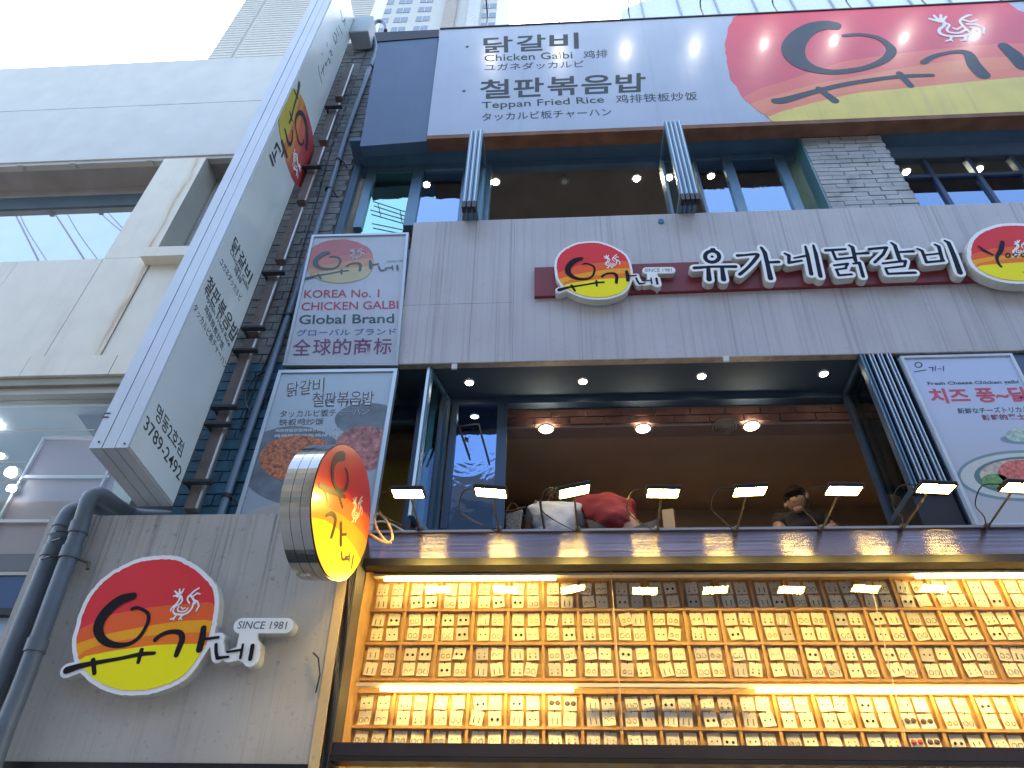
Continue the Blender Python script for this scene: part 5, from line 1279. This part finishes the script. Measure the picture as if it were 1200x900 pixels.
    if extra: extra(t, b, c0, fd, up_, sd_)
    return t
Ys = 4.95
# seated with the back to the street, leaning forward over a table
B1 = atY(652, 640, Ys); b1 = (B1[0], Ys, 4.02)
zz1 = lambda x, y, Y=Ys: atY(x, y, Y)-np.array(b1)
def seated(b, lean, headoff, faced, s=1.):
    """pelvis at the base; lean = chest offset"""
    L = np.array(lean)
    pose = dict(pelvis=(0, 0, .12), waist=tuple(np.array([0, 0, .30])+L*.4), chest=tuple(np.array([0, 0, .47])+L), neckb=tuple(np.array([0, .03, .60])+L*1.25), headb=tuple(np.array([0, .05, .66])+L*1.4+np.array(headoff)*.5), head=tuple(np.array([0, .06, .73])+L*1.5+np.array(headoff)),
                crown=tuple(np.array([0, .08, .80])+L*1.5+np.array(headoff)*1.4), face=faced)
    sd_ = np.array([.17, 0, 0])
    for sgn, k in ((-1, 'L'), (1, 'R')):
        sh_ = np.array(pose['chest'])+sd_*sgn+np.array([0, 0, .06])
        pose['sh'+k] = tuple(sh_); pose['el'+k] = tuple(sh_+np.array([.06*sgn, .12, -.25])); pose['wr'+k] = tuple(sh_+np.array([.0*sgn, .34, -.27])); pose['ha'+k] = tuple(sh_+np.array([-.02*sgn, .42, -.27]))
        pose['hip'+k] = (.1*sgn, .05, .08); pose['kn'+k] = (.13*sgn, .45, .08); pose['ft'+k] = (.13*sgn, .45, -.32)
    return pose
def straps(t, b, c0, fd, up_, sd_):
    pts = [atY(x, y, Y) for x, y, Y in ((633, 588, 4.70), (634.5, 598, 4.655), (636.5, 610, 4.65), (639, 626, 4.66))]
    MB().tube(pts, .010, 8).build('bag_strap', mat('black_webbing', (.02, .02, .022), .6), t)
WS = mat('white_shirt', (.46, .50, .56), .8, var=.06, bump=.5, bscale=14); RS = mat('red_sweater', (.24, .02, .025), .85, var=.1, bump=.6, bscale=16); BS_ = mat('black_shirt', (.03, .027, .025), .8, var=.2, bump=.5, bscale=16)
def drop(x, y, Y, ps, key='chest'):
    """seat position that puts a joint at a picture point"""
    p = atY(x, y, Y)-np.array(ps[key]); return (float(p[0]), float(p[1]), float(p[2]))
BRH = mat('brown_hair', (.045, .026, .016), .5, var=.4, vscale=60, bump=.8, bscale=140)
ps = seated(None, (.02, .05, -.03), (.03, .03, -.03), (0, .9, -.45)); person(drop(652, 607, 4.86, ps), 'person in a white shirt with a black bag strap, back to the street, leaning forward', ps, WS, straps, hairm=BRH)
ps = seated(None, (-.13, .15, -.06), (-.03, .08, -.08), (-.2, .9, -.5)); person(drop(706, 599, 4.88, ps), 'person in a red sweater bent forward beside the one in white', ps, RS)
ps = seated(None, (-.03, .10, -.02), (.02, .05, -.05), (-.1, .9, -.4)); person(drop(612, 622, 5.5, ps), 'dark haired person in dark clothes at the left end of the dining opening', ps, BS_)
ps = seated(None, (.02, -.12, -.02), (-.03, -.07, -.06), (-.55, -.75, -.45))
for sgn, k in ((-1, 'L'), (1, 'R')):
    sh_ = np.array(ps['sh'+k]); ps['el'+k] = tuple(sh_+np.array([.06*sgn, -.10, -.20])); ps['wr'+k] = tuple(sh_+np.array([.05*sgn+.05, -.20, -.42])); ps['ha'+k] = tuple(sh_+np.array([.04*sgn+.05, -.24, -.49]))
    ps['kn'+k] = (.13*sgn, -.35, .08); ps['ft'+k] = (.13*sgn, -.35, -.32)
person(drop(934, 588, 5.02, ps, 'head'), 'dark haired man in a black shirt looking down with one bare arm lowered', ps, BS_)
# handbag with sequins at the left
pts = [atY(x, y, 4.7) for x, y in ((592, 602), (613, 596), (608, 626), (592, 628))]
t = thing('handbag', tuple(pts[3]), 'silver patterned handbag with brown edge hanging at the left of the opening', 'handbag')
MB().prism(pts, (0, .06, 0)).build('bag_body', mat('silver_weave', (.16, .16, .15), .4, .3, var=.7, vscale=60), t, bevel=.008)
MB().tube([atY(x, y, 4.71) for x, y in ((592, 599), (602, 598), (616, 594))], .007, 6).build('edge', mat('brown_leather', (.16, .06, .03), .5), t)
MB().tube(densify([atY(x, y, 4.72) for x, y in ((594, 600), (597, 592), (603, 590), (608, 597))], 4, closed=False), .004, 6).build('bag_handle', mat('brown_leather', (.16, .06, .03), .5), t)
# table
t = thing('dining_table', (1.0, 5.45, 3.7), 'long dark dining table behind the ledge where people lean', 'table')
MB().box((-.1, 5.25, 4.28), (2.6, 5.75, 4.31)).build('tabletop', INTP, t)
for x in (0, 2.5):
    for y in (5.3, 5.7): MB().box((x-.02, y-.02, 3.7), (x+.02, y+.02, 4.28)).build('leg', DARK, t)

# ================================================================= LEFT BUILDING
LY = 4.9
fl = fy(LY)
lbld = thing('white_panel_building', (-6, 5.5, 0), 'white panelled building with wide windows on the left side', 'building')
def lp(name, mb, m_, p=None, **k): return mb.build(name, m_, p or lbld, **k)
XR_ = -3.05
def Z(y, x=0, Y=LY): return atY(x, y, Y)[2]
zt, zs, zbnd = Z(80.6), Z(131), Z(191)
PW = 2.35
x = -14.2
def row_panels(z0, z1, xs, Yf=LY, th=.12, m_=PANELW):
    for a, b in zip(xs[:-1], xs[1:]): lp('panel', MB().box((a+.004, Yf+rnd(.002), z0+.004), (b-.004, Yf+th, z1-.004)), m_)
BANDM = mat('grey_white_band', (.57, .565, .52), .55, var=.05, streak=.2, dirt=(.3, .3, .29), sx=4, sz=.6)
row_panels(zs, zt, [-14, -10.2, XR_], m_=BANDM); row_panels(zbnd, zs, [-14, -7.9, XR_], m_=BANDM)
lp('wall', MB().box((-14, LY+.12, Z(308)), (XR_, 9.5, Z(308)+.01)), PANELW)
lp('wall', MB().box((-14, 7.5, Z(441)), (XR_, 9.5, zt-.05)), mat('left_core', (.3, .3, .3), .8))
lp('wall', MB().box((-14, LY+.121, zbnd+.02), (XR_, 7.5, zt-.05)), PANELW)
# trim, soffit and window head
Yw = atZ(0, 222, zbnd)[1]
lp('trim_strip', MB().box((-14, LY+.02, zbnd-.06), (XR_, LY+.1, zbnd+.002)), TRIMW)
lp('soffit', MB().box((-14, LY+.10, zbnd-.06), (XR_, Yw, zbnd+.02)), mat('taupe_soffit', (.27, .24, .22), .6))
for xx in (35, 95, 185): 
    p = atY(xx-20, 203, LY); lp('soffit_clip', MB().box((p[0]-.03, LY+.0, zbnd-.075), (p[0]+.03, LY+.08, zbnd-.061)), TRIMW)
# pillar
def rust_panel(name, base, x0, wdt):
    """panel paint with one long rust run down it"""
    m = mat(name, base, .55, var=.05, streak=.2, dirt=(.25, .24, .2), sx=5, sz=.5); nt = m.node_tree; L = nt.links.new
    b = nt.nodes['Principled BSDF']; src = b.inputs['Base Color'].links[0].from_socket
    ge = node(nt, 'ShaderNodeNewGeometry'); sp_ = node(nt, 'ShaderNodeSeparateXYZ'); L(ge.outputs['Position'], sp_.inputs[0])
    nn = node(nt, 'ShaderNodeTexNoise'); nn.inputs['Scale'].default_value = 2.2; nn.inputs['Detail'].default_value = 5; L(ge.outputs['Position'], nn.inputs['Vector'])
    a = node(nt, 'ShaderNodeMath', operation='MULTIPLY_ADD'); a.inputs[1].default_value = .16; a.inputs[2].default_value = -x0-.08; L(nn.outputs[0], a.inputs[0])
    d = node(nt, 'ShaderNodeMath', operation='ADD'); L(sp_.outputs[0], d.inputs[0]); L(a.outputs[0], d.inputs[1])
    ab = node(nt, 'ShaderNodeMath', operation='ABSOLUTE'); L(d.outputs[0], ab.inputs[0])
    for w_, c_, k in ((wdt, (.58, .44, .24), .55), (wdt*.3, (.40, .24, .10), .7)):
        mr = node(nt, 'ShaderNodeMapRange', interpolation_type='SMOOTHSTEP'); mr.inputs[1].default_value = w_; mr.inputs[2].default_value = 0; mr.inputs[4].default_value = k; L(ab.outputs[0], mr.inputs[0])
        mp = node(nt, 'ShaderNodeMapping'); mp.inputs['Scale'].default_value = (25, 1, 2.5); L(ge.outputs['Position'], mp.inputs['Vector'])
        n2 = node(nt, 'ShaderNodeTexNoise'); n2.inputs['Scale'].default_value = 1; n2.inputs['Detail'].default_value = 6; L(mp.outputs[0], n2.inputs['Vector'])
        m2 = node(nt, 'ShaderNodeMapRange'); m2.inputs[1].default_value = .3; m2.inputs[2].default_value = .6; L(n2.outputs[0], m2.inputs[0])
        mu = node(nt, 'ShaderNodeMath', operation='MULTIPLY'); L(mr.outputs[0], mu.inputs[0]); L(m2.outputs[0], mu.inputs[1])
        mx = node(nt, 'ShaderNodeMix', data_type='RGBA'); L(mu.outputs[0], mx.inputs[0]); L(src, mx.inputs[6]); mx.inputs[7].default_value = (*c_, 1); src = mx.outputs[2]
    L(src, b.inputs['Base Color']); return m
pu = [fl.uv(*p) for p in ((185, 198), (237, 193), (187, 287), (122.5, 302))]
xp0, xp1 = (pu[0][0]+pu[3][0])/2, (pu[1][0]+pu[2][0])/2
zsp, zsb = Z(305, 60), Z(418, 60)
lp('pillar', MB().box((xp0, LY, zsp+.004), (xp1, Yw+.1, zbnd-.062)), rust_panel('rust_run_pillar', (.74, .69, .57), xp1-.10, .10))
# glass between pillar and left end
YW = Yw
lp('window_head', MB().box((-14, YW, Z(233, 0, YW)), (xp0, YW+.06, zbnd)), mat('grey_window_head', (.30, .29, .28), .5))
wn = lp('window', MB().box((-14, YW+.01, Z(312, 0, YW)-.4), (xp0, YW+.02, Z(233, 0, YW))), mat('mirror_window_glass', (.46, .50, .53), .03, .9, var=.03))
MB().box((-14, YW-.005, Z(233, 0, YW)-.25), (xp0, YW+.009, Z(233, 0, YW))).build('top_frame', mat('dark_slate_frame', (.06, .09, .11), .4), wn)
# small window right of pillar, its sill
zsill = Z(300, 200)
wn = lp('window', MB().box((xp1+.18, YW+.01, zsill), (XR_, YW+.02, zbnd-.2)), mat('dark_window_glass', (.03, .04, .05), .05, .3))
MB().box((xp1+.02, YW-.05, zsill), (xp1+.18, YW+.03, zbnd-.06)).build('frame', TRIMW, wn)
sq = [atY(172, 290, LY-.12), atY(240, 287, LY-.12)]
MB().box((xp1-.04, LY-.12, Z(300, 172, LY-.12)), (XR_, YW, Z(289.5, 172, LY-.12))).build('sill', PANELW, wn)
# spandrel panels
row_panels(zsb, zsp, [-14, fl.uv(-10, 350)[0], fl.uv(82, 368)[0]])
row_panels(zsb, zsp, [fl.uv(82, 368)[0], fl.uv(148, 360)[0]], m_=rust_panel('rust_run_panel', (.74, .69, .57), fl.uv(144, 362)[0], .13))
row_panels(zsb, zsp+.0, [fl.uv(148, 360)[0], XR_], LY+.012)
row_panels(Z(441, 60), zsb, [-14, fl.uv(-40, 430)[0], fl.uv(30, 430)[0], fl.uv(132, 430)[0], XR_], LY-.01)
RUX = mat('rust_stain', (.42, .33, .20), .6, var=.3, vscale=12)
# storefront below
z441 = Z(441, 60)
lp('head_trim', MB().box((-14, LY+.02, z441-.09), (XR_, LY+.25, z441-.002)), mat('olive_trim', (.27, .26, .20), .5))
lp('head_trim', MB().box((-14, LY+.06, z441-.17), (XR_, LY+.25, z441-.092)), TRIMW)
Yq = LY+.14
zg0 = Z(650, 0, Yq); zg1 = z441-.17
sf = lp('storefront_glass', MB().box((-14, Yq, zg0), (XR_-.0, Yq+.012, zg1)), GLASS)
fq = fy(Yq)
for y in (506, 542, 563):
    z = Z(y, 0, Yq); lp('glass_joint', MB().box((-14, Yq-.004, z-.006), (fq.uv(110 if y == 506 else 30, y)[0], Yq-.0005, z+.006)), TRIMW)
lp('interior_ceiling', MB().box((-14, Yq+.1, zg1+.02), (XR_, 7.5, zg1+.1)), mat('pale_interior_ceiling', (.30, .32, .30), .7, var=.1, vscale=1))
lp('interior_wall', MB().box((-14, 7.3, 2), (XR_, 7.49, zg1)), mat('pale_interior_wall', (.34, .34, .33), .7, var=.1))
for xx in (-9.5, -8.2, -6.9, -5.6, -4.3):  # lamps added to brighten the shop interior behind the glass
    for yy in (5.4, 6.6):
        lp('fill_lamp', MB().disc((xx, yy, zg1+.005), (0, 0, 1), .09, .012), emis('shop_ceiling_lamp', (.97, .98, 1), 30))
# pink lit shelving seen through the glass
fs = fy(5.35)
PK = mat('pink_back_panel', (.36, .26, .27), .5, var=.12, vscale=1.2)
slab('shelf_panel', fs, [(52, 513), (150, 513), (100, 690), (-52, 690)], 0, .03, PK, lbld)
shf = MB()
for a, b in (((52, 513), (150, 513)), ((25, 559), (128, 559)), ((0, 611), (108, 611)), ((52, 513), (-25, 652)), ((131, 545), (98, 612))):
    shf.bar(fs.w(*fs.uv(*a, .02), .02), fs.w(*fs.uv(*b, .02), .02), .022, .03)
shf.build('shelf_frame', mat('white_shelf_frame', (.62, .60, .60), .5), lbld)
slab('beige_column', fs, [(139, 545), (175, 600), (180, 640), (118, 640), (128, 590)], .06, .05, mat('beige_column', (.48, .45, .36), .6), lbld)
slab('brown_panel', fs, [(73, 463), (190, 463), (190, 520), (115, 520)], .05, .02, mat('grey_brown_panel', (.16, .155, .15), .6), lbld)
for x, y, r in ((12, 553, .045), (13, 572, .032), (0, 534, .025)):
    c = atY(x, y, 5.25); t = thing('shop_spotlight', tuple(c), {553: 'larger white spotlight glowing inside the left shop', 572: 'lower white spotlight glowing inside the left shop', 534: 'white spotlight at the picture edge inside the left shop'}[y], 'spotlight', 'white spotlights in the left shop')
    MB().disc(tuple(c), (0, -1, -.5), r, .02, squash=.8).build('lens', emis('white_spot', (.95, .97, 1), 7), t); MB().disc(tuple(c+np.array([0, .021, .01])), (0, 1, .5), r*1.2, .05).build('body', WHITE, t)
zz_ = Z(652, 0, Yq)
lp('base_panel', MB().box((-14, Yq-.04, Z(674, 0, Yq)), (-4.9, Yq+.06, zz_)), mat('slate_base_panel', (.10, .105, .11), .5))
lp('base_panel', MB().box((-4.896, Yq-.04, Z(674, 0, Yq)), (XR_, Yq+.06, zz_)), mat('slate_base_panel', (.10, .105, .11), .5))
lp('base_strip', MB().box((-14, Yq-.06, Z(678, 0, Yq)), (XR_, Yq+.06, Z(674.5, 0, Yq))), TRIMW)
lp('awning_band', MB().box((-14, Yq-.05, Z(716, 0, Yq)), (XR_, Yq+.2, Z(679, 0, Yq))), mat('navy_awning', (.012, .05, .13), .5, var=.3, vscale=2))
lp('lower_wall', MB().box((-14, Yq, 0), (XR_, 7.4, Z(718, 0, Yq))), mat('pale_blue_panel', (.32, .42, .52), .4, var=.06))
lp('awning_rail', MB().box((-14, Yq-.06, Z(724, 0, Yq)), (XR_, Yq+.02, Z(717, 0, Yq))), DARK)

# ================================================================= towers behind
rib = mat('ribbed_white_cladding', (.60, .60, .55), .6, var=.05)
tw = thing('ribbed_tower', (-14, 24, 0), 'tall white ribbed building rising behind the left roofs', 'building')
Yt = 20
f_ = fy(Yt)
xa = f_.uv(265, 35)[0]; xs_ = f_.uv(296, 28)[0]; xb = f_.uv(436, 12)[0]
za, zb_ = 30, 75
MB().box((xa+.1, Yt+.1, 0), (xb, Yt+1.6, zb_)).build('wall', rib, tw)
MB().box((xa, Yt, za), (xs_-.15, Yt+.099, zb_)).build('cladding', rib, tw); MB().box((xs_+.15, Yt, za), (xb, Yt+.099, zb_)).build('cladding', rib, tw)
q = MB(); zz_ = za+6
while zz_ < zb_: q.box((xa+.02, Yt-.03, zz_), (xs_-.15, Yt-.001, zz_+.12)).box((xs_+.15, Yt-.03, zz_), (xb, Yt-.001, zz_+.12)); zz_ += .36
q.build('rib', rib, tw, kind='stuff')
ap = thing('apartment_tower', (-5, 44, 0), 'pale apartment tower with slanting rows of windows above the roof', 'building')
Ya = 40; fa_ = fy(Ya)
xa = fa_.uv(436, 20)[0]; xb = fa_.uv(581, 26)[0]; zl = 60; zh = 135
MB().box((xa, Ya, 0), (xb, Ya+16, zh)).build('wall', mat('pale_apartment_wall', (.58, .585, .56), .7, var=.05), ap)
for px_, m_ in ((528, 'beige_pier'), (556, 'white_pier')):
    u = fa_.uv(px_, 15)[0]; MB().box((u-.8, Ya-.5, 0), (u+.8, Ya-.001, zh)).build('pier', mat(m_, (.42, .38, .33) if m_[0] == 'b' else (.6, .62, .62), .7), ap)
WG = mat('far_window_glass', (.16, .21, .25), .2, .2)
for k, px_ in enumerate((450, 472, 497, 573)):
    u = fa_.uv(px_, 15)[0]
    z = 70
    while z < zh-3:
        if 60 < z:
            o = MB().box((u-.9, Ya-.06, z), (u+.9, Ya-.002, z+1.5)).build('window', WG, ap)
            MB().box((u-.04, Ya-.10, z), (u+.04, Ya-.061, z+1.5)).build('mullion', WHITE, o)
        z += 3
rp = thing('glazed_roof_block', (12, 24, 0), 'pale blue glazed block showing above the right part of the billboard', 'building')
Yr = 22; fr_ = fy(Yr)
xa = fr_.uv(727, 13)[0]; za = fr_.uv(727, 13)[1]; xm = fr_.uv(760, -2)[0]; zm = fr_.uv(760, -2)[1]
BLK = mat('pale_blue_glazing', (.66, .74, .76), .3, var=.06)
MB().prism([(xa, Yr, 30), (xa, Yr, za), (xm, Yr, zm), (xm+.4, Yr, zm+2.2), (34, Yr, zm+3), (34, Yr, 30)], (0, 10, 0)).build('wall', BLK, rp)
for k in range(9): MB().box((xa+1.5+k*2.6, Yr-.12, 30), (xa+1.6+k*2.6, Yr-.002, zm+1.5)).build('mullion', mat('grey_mullion', (.35, .42, .46), .5), rp)

# ================================================================= across the street (mirrored in the glass)
op = thing('opposite_building', (0, -9, 0), 'building across the street, seen only as reflections in the windows', 'building')
MB().box((-20, -16, 0), (20, -8, 13)).build('wall', mat('opposite_wall', (.13, .13, .13), .7, var=.1), op)
for i in range(12):
    for j in range(4):
        MB().box((-18+i*3, -8.03, 1+j*3.1), (-16.2+i*3, -7.99, 2.8+j*3.1)).build('window', mat('opposite_glass', (.08, .1, .12), .1, .3), op)

# overhead wires above the street, mirrored in the left building's wide window
for k_, L_ in enumerate((((3, 222), (25, 265), (47, 309)), ((14, 222), (28, 262), (57, 309)), ((48, 226), (72, 262), (100, 306)), ((66, 226), (90, 270), (116, 306)), ((100, 226), (118, 250), (146, 274)), ((110, 224), (126, 248), (148, 272)))):
    P_ = []
    for x_, y_ in L_:
        d_ = ray(x_, y_); a_ = CAM+d_*(YW+.01)/d_[1]; t_ = (YW+.01-2.3)/d_[1]; P_.append(a_+np.array([d_[0], -d_[1], d_[2]])*t_)
    P_ = [P_[0]+(P_[0]-P_[1])*.6]+P_+[P_[-1]+(P_[-1]-P_[-2])*.6]
    MB().tube(densify(P_, 4, closed=False), .017 if k_ in (0, 2) else .010, 6).build('overhead_wire', DARK, None, label=['leftmost thick wire mirrored in the left building window', 'thin wire mirrored just right of the leftmost thick one', 'thick wire mirrored in the middle of the left building window', 'thin wire mirrored just right of the middle thick one', 'short wire mirrored near the pillar, left of a pair', 'short wire mirrored closest to the white pillar'][k_], cat='wire', group='wires mirrored in the left window')
